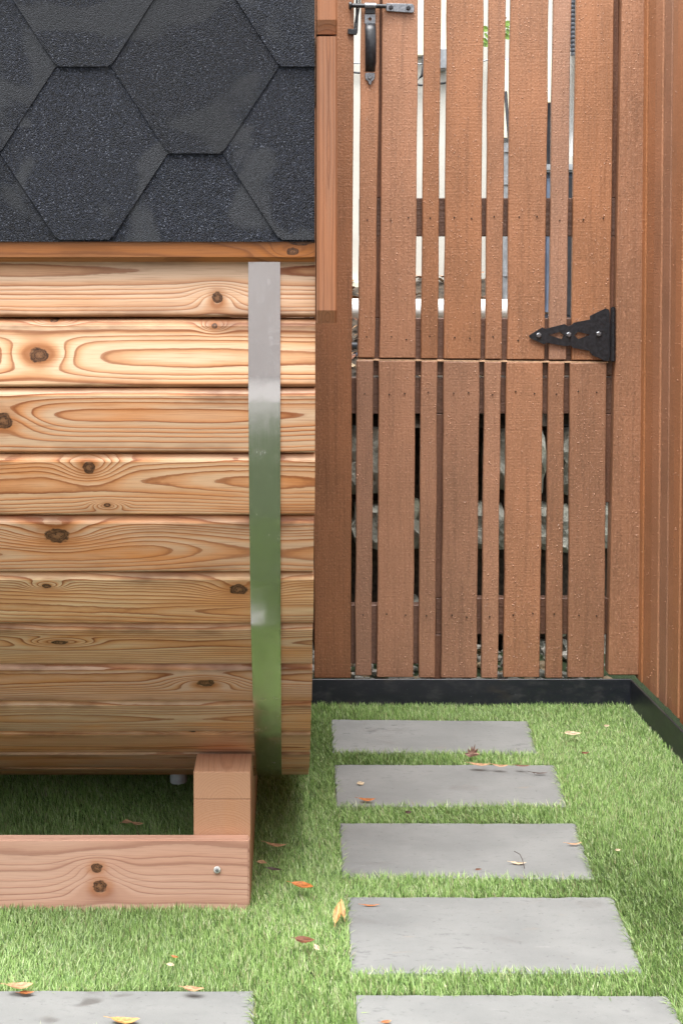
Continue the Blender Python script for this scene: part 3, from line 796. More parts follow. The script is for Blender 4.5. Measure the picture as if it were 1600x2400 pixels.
# end trim: bent boards round the barrel's end
M_edge = wood('stained_edge', 'Z', seed=83, spacing=.006, early=(.245, .118, .068), late=(.10, .038, .02), warm=(.33, .13, .055), warmth=.7, contrast=.7, rough=.4)
def edge_trim(ta, tb, nm='edge_trim', round_end=True):
    n = 22; V, Fc = [], []; x0, x1 = XE + .0015, XE + .034
    for i in range(n + 1):
        t_ = ta + (tb - ta) * i / n
        e_ = min(1, (n - i) / 1.0) if round_end else 1
        r1 = (.048 if i < n else .038); q = .003
        for x, r in ((x0, -.05), (x0, r1 - q), (x0 + q, r1), (x1 - q, r1), (x1, r1 - q), (x1, -.05)): V.append(bpt(x, t_, r))
    for i in range(n):
        for j in range(6): Fc.append([i * 6 + j, i * 6 + (j + 1) % 6, i * 6 + 6 + (j + 1) % 6, i * 6 + 6 + j])
    Fc += [[0, 1, 2, 3, 4, 5], [n * 6 + j for j in range(5, -1, -1)]]
    c, V2 = centred(V)
    return link(nm, mesh_from(nm, V2, Fc), M_edge, SA, c)
tj, tend = s_at(82 * D, .048), s_at(743 * D, .048)
edge_trim(tj + .001, tend); edge_trim(tj - (tend - tj) - .004, tj - .004); edge_trim(tj - 2 * (tend - tj) - .004, tj - (tend - tj) - .008)
# white plastic drain under the barrel, greyed to stand in for shade
c = onY(410 * D, 1795 * D, 3.05)
tube('drain_cap', [(c.x, c.y, c.z), (c.x, c.y, c.z + .022), (c.x, c.y, c.z + .0225), (c.x, c.y, c.z + .06)], [.018, .018, .014, .014], M_grey, SA, 16)

# ------------------------------------------------------------------ cradle
YB = onZ(400, 2138, 0).y
bx1 = onY(573 * D, 2000 * D, YB).x; bx0 = onY(445 * D, 1850 * D, YB + .0245).x
zb_top = onY(500, 1927 * D, YB).z; zs = onY(500, 1836 * D, YB + .0245).z; zt = onY(500, 1773 * D, YB + .0245).z
CR = empty('sauna_cradle', (bx1 - .5, YB, 0), 'reddish timber cradle with stacked end block and long front beam under the sauna', 'cradle')
kn = []
for (kx, ky, r_) in ((227, 2034, 13), (235, 2077, 17)):
    q = onY(kx, ky, YB); kn.append((q.x, q.z, r_ * YB / F, r_ * .85 * YB / F))
cx = (-2.1 + bx1) / 2; czb = zb_top / 2
kn = [(a_ - cx, b_ - czb, c_, d_) for a_, b_, c_, d_ in kn]
def beam(y0, y1, knots, seed):
    m_ = wood('pressure_treated_%d' % seed, 'X', seed=seed, spacing=.0085, py=.09, depth=.12, wob=.012, early=(.50, .315, .235), late=(.19, .075, .05), warm=(.46, .24, .16), warmth=.4, contrast=.75, rough=.65, knots=knots, grey=.1)
    V = [(-2.1, 0, -.01), (bx1, 0, -.01), (bx1, 0, zb_top - .001), (-2.1, 0, zb_top - .001)]
    me_pts = [Vector((x - cx, z - czb, 0)) for x, _, z in V]          # local: x along, y up, z outward
    th = y1 - y0; Vv = me_pts + [p_ - Vector((0, 0, th)) for p_ in me_pts]
    Fc = [[0, 1, 2, 3], [7, 6, 5, 4]] + [[i, (i + 1) % 4, 4 + (i + 1) % 4, 4 + i] for i in range(4)]
    me = mesh_from('beam', Vv, Fc); bevel_mesh(me, .003, 2)
    return link('beam', me, m_, CR, (cx, y0, czb), (math.pi / 2, 0, 0))
YC0, YC1 = YB + .0245, 3.66
fb = beam(YB, YB + .024, kn, 91); beam(YC1 + .0005, YC1 + .0245, [], 92)
M_blk1 = wood('block_upper', 'Y', seed=95, spacing=.0048, py=.0, depth=.02, wob=.003, early=(.44, .25, .155), late=(.30, .14, .08), warm=(.46, .24, .13), warmth=.4, contrast=.6, rough=.7)
M_blk2 = wood('block_lower', 'Y', seed=97, spacing=.0042, py=.0, depth=.035, wob=.003, early=(.42, .235, .145), late=(.28, .13, .07), warm=(.46, .22, .10), warmth=.4, contrast=.6, rough=.7)
for xo in (0, -1.5):
    yb1 = YC1
    def prof(z0, z1):
        P = [(YC0, z0), (YC0, z1)]
        cur = [bpt(0, S_LOW - .5 + .02 * i, .004) for i in range(-10, 120)]
        cur = [(c_.y, max(c_.z, z0 + .003)) for c_ in cur if c_.z < z1 and YC0 + .01 < c_.y < yb1 - .01]
        P += cur + [(yb1, z1), (yb1, z0)]
        return P
    for nm, z0, z1, m_ in (('cross_timber', -.005, zs - .0005, M_blk2), ('cross_timber', zs + .0005, zt, M_blk1)):
        P = prof(z0, z1)
        o = prism(nm, [(bx1 + .0015 + xo, y, z) for y, z in P], (bx0 - bx1 + 0 - .0015, 0, 0), m_, CR, .0)
        bevel_sharp(o, .0009)
sc_ = onY(509, 2038, YB - .002)
sr = disc_head('washer', sc_, .0066, .003, M_washer, fb, 14)
disc_head('screw', sc_ + Vector((0, -.003, 0)), .0032, .0015, M_zinc, fb, 8)

# ------------------------------------------------------------------ paving slabs
PZ = .010
slabs = [([(765, 1652), (1210, 1656), (1230, 1730), (767, 1726)], 'grey slate slab nearest the gate, farthest of the stepping stones'),
         ([(772, 1756), (1270, 1757), (1296, 1850), (777, 1850)], 'grey slate slab second from the gate with a round pale leaf on it'),
         ([(783, 1890), (1318, 1891), (1358, 2016), (790, 2012)], 'grey slate slab third from the gate with a thin pale leaf on it'),
         ([(802, 2060), (1402, 2060), (1474, 2232), (811, 2232)], 'grey slate slab fourth from the gate with an orange twig in its far corner'),
         ([(822, 2284), (1526, 2286), (1640, 2510), (838, 2510)], 'grey slate slab cut off by the bottom edge, nearest stepping stone right of the sauna'),
         ([(-260, 2275), (577, 2275), (580, 2372), (-270, 2372)], 'grey slate slab with damp patches in the bottom left corner, before the sauna')]
slab_polys = []
for pts, lab in slabs:
    P = [onZ(x * D, y * D, PZ) for x, y in pts]; pc_ = sum(P, Vector()) / 4
    P = [p_ + Vector((math.copysign(.004, p_.x - pc_.x), math.copysign(.003, p_.y - pc_.y) if p_.y < pc_.y else 0, 0)) for p_ in P]
    P = P[::-1]; P = P[2:] + P[:2]
    # subdivide edges and make them a little uneven
    Q = []
    for i in range(4):
        a_, b_ = P[i], P[(i + 1) % 4]
        for j in range(20):
            q = a_.lerp(b_, (j + (rnd.uniform(-.3, .3) if j else 0)) / 20)
            if j: q += Vector((rnd.uniform(-.0016, .0016), rnd.uniform(-.0016, .0016), 0))
            if rnd.random() < .12: q += (P[(i + 2) % 4] - q).normalized() * rnd.uniform(.002, .005)
            Q.append(q)
    slab_polys.append([(p_.x, p_.y) for p_ in P])
    o = prism('paving_slab', Q, (0, 0, -.03), M_slate1 if 'farthest' in lab else M_slate6 if 'damp' in lab else M_slate); bevel_sharp(o, .0022)
    tag(o, lab, 'paving slab', 'slate stepping slabs')

# ------------------------------------------------------------------ turf blades
def inside(px, py, poly, grow=0.0):
    """numpy point in convex polygon test with margin"""
    s = None; ok = np.ones(len(px), bool); n = len(poly)
    area = sum(poly[i][0] * poly[(i + 1) % n][1] - poly[(i + 1) % n][0] * poly[i][1] for i in range(n))
    sg = 1 if area > 0 else -1
    for i in range(n):
        (x0, y0), (x1, y1) = poly[i], poly[(i + 1) % n]
        L = math.hypot(x1 - x0, y1 - y0)
        ok &= sg * ((x1 - x0) * (py - y0) - (y1 - y0) * (px - x0)) / L > -grow
    return ok
def make_turf():
    g = np.random.default_rng(11)
    x0, x1, y0, y1 = -1.35, 1.45, 1.75, YE - .004
    N = int((x1 - x0) * (y1 - y0) * 135000)
    px = g.uniform(x0, x1, N); py = g.uniform(y0, y1, N)
    keep = np.ones(N, bool)
    # right of the edging
    keep &= ((px - c0.x) * fnor.x + (py - c0.y) * fnor.y) < -.003
    for poly in slab_polys: keep &= ~inside(px, py, poly, .0005)
    keep &= ~((px < bx1 + .003) & (py > YB - .003) & (py < YB + .095))
    # thinner where the camera cannot look
    fx = px / py * F + VX; fyy = H / py * F + HY
    out = (fx < -250) | (fx > 1850) | (fyy > 2560)
    keep &= ~(out & (g.random(N) < .72))
    px, py = px[keep], py[keep]; N0 = len(px)
    # blades leaning over the slab edges
    fx_, fy_, fa_ = [], [], []
    for poly in slab_polys:
        cx_, cy_ = sum(q[0] for q in poly) / 4, sum(q[1] for q in poly) / 4
        for i in range(4):
            (ax, ay), (bx_, by_) = poly[i], poly[(i + 1) % 4]; Ln = math.hypot(bx_ - ax, by_ - ay)
            mx, my = (ax + bx_) / 2 - cx_, (ay + by_) / 2 - cy_
            horiz = abs(by_ - ay) < abs(bx_ - ax)
            pr = (.6 if my < 0 else .10) if horiz else (.9 if mx > 0 else .2)
            m_ = int(Ln / .0011 * pr); t_ = g.random(m_)
            nx_, ny_ = (0, -np.sign(my)) if horiz else (-np.sign(mx), 0)       # inwards
            o_ = g.uniform(0, .010, m_)
            fx_.append(ax + (bx_ - ax) * t_ - nx_ * o_); fy_.append(ay + (by_ - ay) * t_ - ny_ * o_)
            fa_.append(math.atan2(ny_, nx_) + g.normal(0, .75, m_))
    fa = np.concatenate(fa_); px = np.concatenate([px] + fx_); py = np.concatenate([py] + fy_); N = len(px)
    # clumpy lean field
    def field(kx, ky, ph): return np.sin(px * kx + ph) * np.cos(py * ky + ph * 1.7) + .6 * np.sin(px * kx * 2.3 + py * ky * 1.9 + ph)
    L = g.uniform(.012, .023, N) * (1 + .10 * field(9, 11, .3))
    wd = g.uniform(.0011, .0019, N)
    az = g.normal(2.6, 1.2, N) + 1.0 * field(3.1, 2.6, 2.0)
    lean = np.clip(g.normal(.5, .28, N) + .16 * field(4.3, 3.7, .8), .05, 1.25)
    az[N0:] = fa; lean[N0:] = g.uniform(.55, 1.25, N - N0); L[N0:] = g.uniform(.016, .030, N - N0)
    dx, dy = np.cos(az), np.sin(az)
    # blade face direction roughly across the lean
    wa = az + np.pi / 2 + g.normal(0, .6, N); wx, wy = np.cos(wa), np.sin(wa)
    V = np.zeros((N, 5, 3))
    for i, (s_, ww) in enumerate(((0, 1.0), (.55, .95))):
        bend = lean * (.45 + .75 * s_)
        hz = L * s_ * np.cos(bend * .8); ho = L * s_ * np.sin(bend * .9)
        for j, sg in enumerate((-1, 1)):
            V[:, i * 2 + j, 0] = px + dx * ho + sg * wx * wd * ww / 2
            V[:, i * 2 + j, 1] = py + dy * ho + sg * wy * wd * ww / 2
            V[:, i * 2 + j, 2] = hz
    bend = lean * 1.2
    V[:, 4, 0] = px + dx * L * np.sin(bend * .9); V[:, 4, 1] = py + dy * L * np.sin(bend * .9); V[:, 4, 2] = L * np.cos(bend * .8)
    lim = YE - .002; V[:, :, 1] = np.minimum(V[:, :, 1], lim)
    V[:, :, 2] = np.maximum(V[:, :, 2], .001)
    base = np.arange(N)[:, None] * 5
    tri = np.array([[0, 1, 3], [0, 3, 2], [2, 3, 4]])
    T = (base[:, :, None] + tri[None]).reshape(-1, 3)
    me = bpy.data.meshes.new('turf')
    me.vertices.add(N * 5); me.vertices.foreach_set('co', V.reshape(-1).astype(np.float32))
    me.loops.add(len(T) * 3); me.loops.foreach_set('vertex_index', T.reshape(-1).astype(np.int32))
    me.polygons.add(len(T)); me.polygons.foreach_set('loop_start', (np.arange(len(T)) * 3).astype(np.int32))
    me.update(calc_edges=True)
    pal = np.array([(.255, .40, .12), (.35, .49, .185), (.17, .29, .08), (.48, .58, .31), (.09, .16, .05), (.34, .32, .17)])
    ch = g.choice(len(pal), N, p=[.29, .25, .20, .12, .10, .04]); c = pal[ch] * g.uniform(.8, 1.2, (N, 1))
    c *= (1 + .12 * field(5, 4, 1.1))[:, None]
    C = np.ones((N, 5, 4)); C[:, :, :3] = c[:, None, :]
    C[:, :, :3] = np.clip(C[:, :, :3], .01, .6)
    at = me.attributes.new('col', 'FLOAT_COLOR', 'POINT'); at.data.foreach_set('color', C.reshape(-1).astype(np.float32))
    o = link('lawn', me, M_grass)
    tag(o, 'short green artificial turf around the slabs and under the sauna', 'lawn', kind='stuff')
    print('turf blades', N)
make_turf()

# ------------------------------------------------------------------ beyond the gate
YW, YHs = 4.42, 5.35
zw_top = onY(840, 985, YW).z; zh_base = onY(840, 655, YHs).z
hw = box('house_wall', (-3, YHs, zh_base - .1), (4.2, YHs + .15, 2.3), M_house, None)
tag(hw, 'white rendered house wall seen through the gaps of the gate', 'wall')
zc_ = onY(960, 131, YHs - .03).z
cs = box('fascia_board', (onY(905, 60, YHs - .03).x, YHs - .03, zc_), (onY(1075, 60, YHs - .03).x, YHs - .002, 2.6), M_cream, None, .004)
tag(cs, 'cream board on the house wall at the top of the gate gaps', 'board')
ft = box('footing_board', (onY(780, 670, YHs - .03).x, YHs - .05, zh_base - .12), (onY(862, 670, YHs - .03).x, YHs - .003, zh_base - .005), M_cream, None, .004)
tag(ft, 'short cream footing board below the white wall, left of the leaf litter', 'board')
hb = box('house_wall', (-6, -4.8, -.02), (3.2, -4.6, 2.6), plain('pale_stucco', (.80, .79, .76), .8, 0, .05, 4, .1), None)  # unseen wall, added to cut low sky light and reflect in the band
tag(hb, 'pale house wall added unseen behind the viewpoint to cut low sky light, mirrored dimly at the top of the steel band', 'wall')
V = []; nx, ny = 40, 14
for j in range(ny + 1):
    for i in range(nx + 1):
        x = -2.5 + 6 * i / nx; y = YW + .03 + (YHs - YW - .02) * j / ny; t_ = j / ny
        V.append((x, y, zw_top - .02 + (zh_base - zw_top + .02) * t_ + rnd.uniform(-.012, .012)))
Fc = [[j * (nx + 1) + i, j * (nx + 1) + i + 1, (j + 1) * (nx + 1) + i + 1, (j + 1) * (nx + 1) + i] for j in range(ny) for i in range(nx)]
tag(link('bank', mesh_from('bank', V, Fc), M_soil), kind='structure')
bk = box('bank_face', (-2.5, YW + .10, -.02), (3.5, YW + .22, zw_top - .03), M_soil); tag(bk, kind='structure')
def rock_mesh(name, sx, sy, sz, seed, sub=2, box_=.55):
    bm = bmesh.new(); bmesh.ops.create_icosphere(bm, subdivisions=sub, radius=1); r = random.Random(seed)
    ph = [r.uniform(0, 6) for _ in range(6)]
    for v in bm.verts:
        c = v.co.copy(); m_ = max(abs(c.x), abs(c.y), abs(c.z)); c = c.lerp(c / m_ * .88, box_)
        d = 1 + .10 * math.sin(3 * c.x + ph[0]) * math.cos(2.6 * c.y + ph[1]) + .06 * math.sin(6 * c.z + ph[2] + 4 * c.x) + r.uniform(-.04, .04)
        v.co = Vector((c.x * sx * d, c.y * sy * d, c.z * sz * d))
    me = bpy.data.meshes.new(name); bm.to_mesh(me); bm.free(); return me
SW = empty('stone_wall', (.6, YW, 0), 'low rough stone retaining wall seen through the lower gate gaps', 'wall')
courses = [(1000, 1168), (1180, 1296), (1410, 1500), (1510, 1600)]
sid = 0
for ci, (ya, yb) in enumerate(courses):
    za, zb2 = onY(900, ya, YW).z, onY(900, yb, YW).z; x = -.3 + .07 * ci
    while x < 1.5:
        wd = rnd.uniform(.17, .30) if ci < 2 else rnd.uniform(.06, .13)
        sid += 1; hz = (za - zb2) / 2 * rnd.uniform(.96, 1.03)
        if not (ci == 2 and rnd.random() < .4):
            me = rock_mesh('stone', wd / 2 * 1.0, .10, hz * 1.04, sid, 3, .8 if ci < 2 else .4)
            link('stone', me, M_stone, SW, (x + wd / 2, YW + .07 + rnd.uniform(0, .02) + (.01 if ci > 1 else 0), (za + zb2) / 2 + rnd.uniform(-.004, .004)))
        x += wd + .006
# capping stones with their shade below
x = -.3
while x < 1.5:
    wd = rnd.uniform(.3, .42); sid += 1
    link('cap_stone', rock_mesh('cap_stone', wd / 2, .10, .045, sid, 3, .85), M_stone, SW, (x + wd / 2, YW + .06, zw_top + .065 + rnd.uniform(-.004, .004)))
    x += wd + .008
# pebbles at the foot of the wall
def scatter(name, n, fn, mats, label, cat, seed):
    r = random.Random(seed); V, Fc, mi = [], [], []
    for _ in range(n):
        c, s = fn(r); b = len(V); bm = bmesh.new(); bmesh.ops.create_icosphere(bm, subdivisions=1, radius=1)
        sx, sy, sz = s * r.uniform(.7, 1.3), s * r.uniform(.7, 1.3), s * r.uniform(.4, .8)
        m_ = r.randrange(len(mats))
        for v in bm.verts: V.append(c + Vector((v.co.x * sx, v.co.y * sy, v.co.z * sz)) * r.uniform(.85, 1.1))
        for f_ in bm.faces: Fc.append([b + v.index for v in f_.verts]); mi.append(m_)
        bm.free()
    me = bpy.data.meshes.new(name); me.from_pydata(V, [], Fc)
    for m_ in mats: me.materials.append(m_)
    me.polygons.foreach_set('material_index', mi); me.update()
    return tag(link(name, me, None), label, cat, kind='stuff')
M_peb1 = plain('pale_pebble', (.33, .31, .27), .7, 0, .3, 60); M_peb2 = plain('tan_pebble', (.34, .25, .15), .7, 0, .3, 60)
scatter('pebbles', 420, lambda r: (Vector((r.uniform(-.2, .93), r.uniform(YG + .075, YW - .02), r.uniform(.005, .04))), r.uniform(.008, .022)), [M_peb1, M_stone, M_peb2, M_peb1], 'pale pebbles on the ground behind the gate', 'pebbles', 3)

def leaf_mesh(name, L, W, curl, fold, seed, twist=0.0):
    r = random.Random(seed); n = 10; V, Fc = [], []
    for i in range(n + 1):
        s_ = i / n; u = (s_ - .5) * L
        hw_ = W / 2 * (math.sin(math.pi * min(1, s_ ** .85)) ** .8) * (1 + r.uniform(-.08, .08)) if 0 < i < n else W * .02
        zc = curl * L * ((2 * s_ - 1) ** 2) + r.uniform(-.002, .002) * L * 5
        tw = twist * (s_ - .5)
        for v in (-1, -.5, 0, .5, 1):
            y = v * hw_; z = zc + fold * abs(y) + y * tw
            V.append((u, y, z))
    for i in range(n):
        for j in range(4): Fc.append([i * 5 + j, i * 5 + j + 1, (i + 1) * 5 + j + 1, (i + 1) * 5 + j])
    b = len(V); k = 5                       # stalk
    Vt, Ft = tube_geo([(-.5 * L - .22 * L, 0, curl * L * 1.3), (-.5 * L, 0, curl * L), (-.3 * L, 0, curl * L * .2)], L * .012, 5)
    V += [tuple(v) for v in Vt]; Fc += [[b + i for i in f_] for f_ in Ft]
    me = bpy.data.meshes.new(name); me.from_pydata(V, [], Fc)
    for p_ in me.polygons: p_.use_smooth = True
    return me
LM = {k: leaf_mat('leaf_' + k, c) for k, c in dict(orange=(.33, .11, .025), tan=(.38, .22, .12), pale=(.46, .36, .24), brown=(.14, .055, .028), dark=(.05, .03, .022), yellow=(.44, .24, .085), red=(.27, .15, .11)).items()}
# leaf litter on the bank (one mass)
r = random.Random(9); V, Fc, mi = [], [], []
for _ in range(900):
    x, t_ = r.uniform(-.2, 1.35), r.random(); y = YW + .03 + (YHs - YW - .04) * t_; z = zw_top + (zh_base - zw_top) * t_ + r.uniform(.0, .03)
    L, W = r.uniform(.03, .06), r.uniform(.012, .025)
    Mx = Matrix.Translation((x, y, z)) @ Matrix.Rotation(r.uniform(0, 6.3), 4, 'Z') @ Matrix.Rotation(r.uniform(-.7, .7), 4, 'X') @ Matrix.Rotation(r.uniform(-.6, .6), 4, 'Y')
    b = len(V)
    for u, v, z2 in ((-.5, 0, 0), (-.2, -.5, .1), (.2, -.45, .1), (.5, 0, 0), (.2, .45, .1), (-.2, .5, .1)): V.append(Mx @ Vector((u * L, v * W, z2 * L)))
    Fc.append([b + i for i in range(6)]); mi.append(r.randrange(4))
me = bpy.data.meshes.new('leaf_litter'); me.from_pydata(V, [], Fc)
for m_ in (LM['tan'], LM['orange'], LM['brown'], LM['pale']): me.materials.append(m_)
me.polygons.foreach_set('material_index', mi)
tag(link('leaf_litter', me, None), 'dry brown leaves on the bank behind the upper gate', 'leaf litter', kind='stuff')
# pipes and cables behind the gate
Yp = 4.85
tag(tube('waste_pipe', [onY(700, 722, Yp), onY(1196, 724, Yp)], .0325, M_white, None, 20), 'white plastic pipe lying level behind the gate, above its middle rail', 'pipe')
tag(tube('hose', [onY(700, 806, 4.62), onY(780, 808, 4.62), onY(860, 812, 4.64), onY(960, 815, 4.67)], .012, M_dark, None, 10), 'black hose under the white pipe, left end of the gate', 'hose')
tag(tube('hose', [onY(700, 832, 4.83), onY(840, 832, 4.83), onY(960, 838, 4.60)], .010, M_blue, None, 10), 'dark grey hose lying lowest on the bank, left end of the gate', 'hose')
Yq = 5.05
dsp = empty('conduit', onY(1186, 745, Yq), 'grey metal conduit with collars, upright behind the gate near its fifth slat', 'conduit')
tube('pipe', [onY(1190, 335, Yq), onY(1186, 760, Yq)], .0155, M_grey, dsp, 14)
for y in (352, 418, 428, 632, 642): tube('collar', [onY(1189, y - 5, Yq), onY(1189, y + 5, Yq)], .021, M_grey, dsp, 14)
mb = empty('meter_box', onY(1205, 230, YHs - .05), 'small grey service box on the house wall behind the fifth slat', 'box')
p0, p1 = onY(1176, 330, YHs - .09), onY(1210, 135, YHs - .09)
box('housing', (p0.x, YHs - .085, p0.z), (p1.x, YHs - .003, p1.z), M_grey, mb, .006)
box('cover', (p0.x + .006, YHs - .092, p0.z + .01), (p1.x - .006, YHs - .0855, p1.z - .01), M_cream, mb, .002)
tag(tube('cable', [onY(1184, 215, 5.15), onY(1187, 260, 5.13), onY(1192, 320, 5.11), onY(1189, 400, 5.11), onY(1186, 470, 5.15)], .006, M_dark, None, 8), 'black cable dropping beside the grey conduit behind the gate', 'cable')
Yb = 5.05
bn = empty('storage_bin', onY(1320, 745, Yb), 'dark blue-grey plastic bin behind the right-hand boards of the upper gate', 'bin')
p0, p1 = onY(1266, 745, Yb), onY(1420, 405, Yb)
box('bin_body', (p0.x, Yb, p0.z), (p1.x, Yb + .2, p1.z), M_blue, bn, .02, 2)
box('bin_lid', (p0.x - .008, Yb - .012, p1.z + .002), (p1.x + .008, Yb + .21, p1.z + .03), M_grey, bn, .008, 2)
p0, p1 = onY(1318, 745, Yb - .003), onY(1345, 408, Yb - .003)
box('bin_strap', (p0.x, Yb - .004, p0.z + .01), (p1.x, Yb - .001, p1.z - .012), M_dark, bn, .001)
tag(tube('waste_pipe', [onY(1345, 100, 4.91), onY(1339, 300, 5.23), onY(1342, 366, 5.23)], .0125, M_white, None, 14), 'white plastic pipe standing upright behind the right-hand gate boards', 'pipe')
V, Fc = [], []; path = []; rad = []
for i in range(90):
    t_ = i / 89; path.append(onY(1338 + 3 * t_ ** 2 * 2, -170 + 300 * t_, 4.83)); rad.append(.0115 if i % 3 else .0095)
tag(tube('flexible_conduit', path, rad, plain('conduit_grey', (.045, .05, .062), .45), None, 10), 'dark grey corrugated conduit hanging at the top behind the right-hand gate boards', 'conduit')
tag(tube('cable', [onY(820, 148, YHs - .03), onY(960, 150, YHs - .03), onY(1100, 152, YHs - .03), onY(1180, 130, YHs - .03)], .003, M_grey, None, 8), 'thin grey cable strung level along the white wall, upper of two', 'cable')
tag(tube('cable', [onY(820, 169, YHs - .02), onY(900, 176, YHs - .02), onY(985, 200, YHs - .02), onY(1040, 195, YHs - .02), onY(1110, 170, YHs - .02)], .004, M_dark, None, 8), 'thin dark cable sagging along the white wall, lower of two', 'cable')
tag(tube('cable', [onY(991, 131, YHs - .035), onY(992, 155, YHs - .05), onY(988, 178, YHs - .05), onY(976, 190, YHs - .05), onY(960, 160, YHs - .05)], .005, M_dark, None, 8), 'short loop of black cable below the cream board behind the gate', 'cable')
tag(tube('overflow_pipe', [onY(1288, 110, 5.05), onY(1287, 205, 5.05), onY(1284, 240, 5.05)], .012, M_cream, None, 12), 'cream plastic pipe behind the sixth gap of the upper gate', 'pipe')
tag(tube('hose', [onY(1283, 190, 5.09), onY(1287, 240, 5.09), onY(1286, 330, 5.09), onY(1291, 410, 5.09)], .014, M_dark, None, 10), 'black hose dropping below the cream pipe behind the gate', 'hose')
bx_ = box('terminal_box', tuple(onY(1026, 162, YHs - .06)), tuple(onY(1052, 112, YHs - .06) + Vector((0, .055, 0))), M_grey, None, .005)
tag(bx_, 'tiny grey terminal box on the white wall between the third slat and wide board', 'box')
VN = empty('climbing_plant', onY(1160, 120, 5.25), 'sprig of bright green leaves on the white wall behind the fifth slat', 'plant')
M_green = leaf_mat('leaf_green', (.17, .28, .05), .3)
tube('stem', [onY(1150, 180, 5.25), onY(1150, 110, 5.25), onY(1170, 70, 5.24), onY(1185, 40, 5.24)], .003, LM['brown'], VN, 6)
for (x, y) in ((1136, 68), (1139, 85), (1140, 104), (1150, 60), (1160, 92), (1185, 62), (1189, 55), (1187, 86), (1170, 40), (1136, 96), (1188, 74)):
    me = leaf_mesh('leaf', .035, .022, .05, .2, x)
    o = link('leaf', me, M_green, VN, onY(x, y, 5.23), (rnd.uniform(.8, 1.6), rnd.uniform(-.5, .5), rnd.uniform(-1, 1)))
tag(tube('garden_cane', [onY(1431, 1120, YG + .09), onY(1424, 1560, YG + .09)], .0075, M_bamboo, None, 8), 'weathered yellow-green cane upright behind the right edge of the lower gate', 'cane')

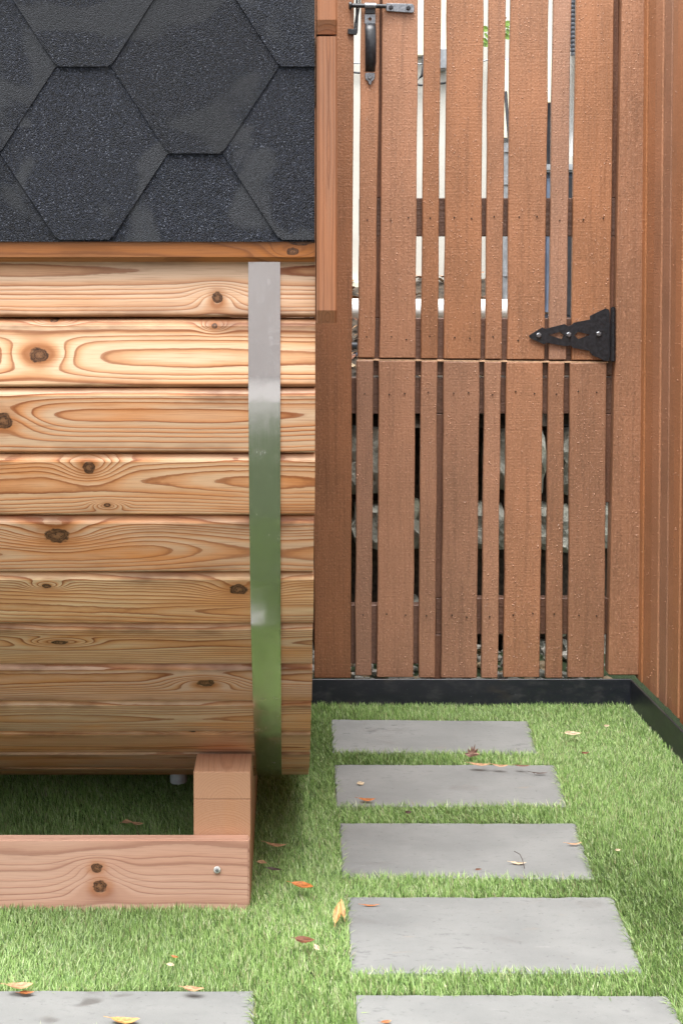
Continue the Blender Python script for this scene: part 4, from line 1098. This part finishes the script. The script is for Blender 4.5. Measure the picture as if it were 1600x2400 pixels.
# ------------------------------------------------------------------ fallen leaves
G = 'fallen leaves on lawn and slabs'
leaves = [ # x, y (overview pixels), length m, width ratio, colour, yaw, height, label
    (1315, 1687, .044, .40, 'pale', .05, .030, 'large pale oval leaf on the turf right of the farthest slab'),
    (1392, 1668, .016, .6, 'pale', .4, .032, 'tiny pale leaf on the turf near the right corner of the edging'),
    (1343, 1730, .020, .5, 'brown', .3, .030, 'small brown leaf on the turf right of the farthest slab, below the pale oval one'),
    (1103, 1757, .050, .22, 'tan', -.1, .0246, 'long tan leaf on the far edge of the second slab, leftmost of three'),
    (1148, 1760, .040, .22, 'tan', -.2, .0246, 'tan leaf in the middle of three along the far edge of the second slab'),
    (1198, 1760, .036, .20, 'brown', -.1, .0246, 'thin brown leaf on the far edge of the second slab, rightmost of three'),
    (1238, 1777, .038, .16, 'dark', -.05, .022, 'thin dark curled leaf on the right end of the second slab'),
    (828, 1800, .018, .85, 'pale', .5, .020, 'round pale leaf lying on the left of the second slab'),
    (843, 1838, .038, .32, 'orange', -.1, .024, 'orange-brown leaf on the near left edge of the second slab'),
    (937, 1867, .018, .6, 'dark', .8, .032, 'small dark shrivelled leaf in the turf between second and third slabs'),
    (1190, 1983, .032, .24, 'pale', -.1, .021, 'narrow pale leaf with a thin dark twig on the third slab'),
    (1318, 1939, .034, .16, 'tan', .1, .022, 'thin tan leaf curled over the right end of the third slab'),
    (852, 2080, .034, .12, 'orange', .05, .020, 'thin orange seed stalk on the far left corner of the fourth slab'),
    (695, 2036, .046, .40, 'orange', -.4, .034, 'large glossy orange leaf on the turf left of the fourth slab'),
    (700, 2160, .036, .5, 'brown', -.2, .034, 'dark brown leaf on the turf left of the fourth slab'),
    (728, 2178, .022, .4, 'pale', -1.2, .032, 'small pale leaf just right of the dark brown leaf'),
    (634, 1942, .044, .24, 'tan', -.25, .034, 'tan curled leaf on the turf right of the cradle, farthest of three'),
    (602, 1982, .022, .5, 'tan', -.4, .034, 'small tan leaf beside the corner of the cradle beam'),
    (630, 1998, .034, .26, 'dark', -.3, .032, 'dark blackish leaf on the turf right of the cradle beam'),
    (292, 1890, .022, .7, 'tan', .2, .030, 'left one of two tan leaves in the shade under the sauna'),
    (316, 1893, .030, .35, 'tan', -.2, .032, 'right one of two tan leaves in the shade under the sauna'),
    (46, 2267, .044, .36, 'tan', .05, .0246, 'tan leaf on the turf by the bottom left slab'),
    (62, 2281, .026, .3, 'orange', .08, .024, 'orange leaf on the far edge of the bottom left slab'),
    (445, 2272, .036, .34, 'tan', -.1, .0246, 'tan leaf half sunk in turf at the far edge of the bottom left slab'),
    (288, 2346, .048, .30, 'yellow', -.05, .022, 'yellowish leaf on the bottom left slab at the picture edge'),
    (402, 2198, .014, .4, 'orange', -.5, .034, 'tiny orange leaf scrap on the turf before the cradle beam'),
    (392, 2217, .014, .6, 'pale', -.3, .034, 'tiny pale leaf scrap on the turf before the cradle beam'),
    (775, 2098, .040, .35, 'yellow', 1.3, .032, 'yellow leaf blade standing in the turf beside the fourth slab, left of two'),
    (786, 2088, .036, .30, 'yellow', 1.75, .032, 'yellow leaf blade standing in the turf beside the fourth slab, right of two'),
    (1098, 1998, .014, .5, 'brown', .4, .03, 'tiny brown leaf scrap in turf before the third slab'),
    (1418, 1953, .012, .6, 'pale', .4, .034, 'tiny pale scrap on the turf right of the third slab'),
    (886, 2348, .018, .4, 'orange', .3, .022, 'small orange leaf on the nearest stepping slab at the picture edge'),
]
for i, (x, y, L, wr, col, yaw, z, lab) in enumerate(leaves):
    z = z - .008 if z < .0245 else z
    p = onZ(x * D, y * D, z); up_ = 'standing' in lab
    me = leaf_mesh('fallen_leaf', L, L * wr, rnd.uniform(.06, .14), rnd.uniform(.15, .5), 100 + i, rnd.uniform(-.6, .6))
    o = link('fallen_leaf', me, LM[col], None, p, ((.2 if not up_ else 0), (0 if not up_ else -.7), yaw))
    tag(o, lab, 'leaf', G)
# lobed oak leaf standing on edge at the farthest slab
P = [(-.030, 0), (-.018, .007), (-.020, .020), (-.010, .014), (-.006, .030), (.001, .016), (.008, .034), (.010, .014), (.022, .022), (.018, .008), (.030, .006), (.020, -.001), (.006, -.006), (-.010, -.006)]
V = [(x * .62, .003 * math.sin(x * 140) + .25 * y, y * .75) for x, y in P] + [(0, 0, .005)]
Fc = [[i, (i + 1) % len(P), len(P)] for i in range(len(P))]
me = mesh_from('fallen_leaf', V, Fc); p = onZ(1083 * D, 1734 * D, .03)
me.materials.append(LM['red']); o = link('fallen_leaf', me, None, None, p, (.25, .15, .1)); tag(o, 'reddish lobed leaf propped upright between the two farthest slabs', 'leaf', G)
tw = tube('twig', [onZ(1180 * D, 1955 * D, .022), onZ(1193 * D, 1962 * D, .03), onZ(1199 * D, 1975 * D, .03), onZ(1204 * D, 1995 * D, .02)], .0007, LM['dark'], None, 5)
tag(tw, 'thin dark twig beside the pale leaf on the third slab', 'twig')
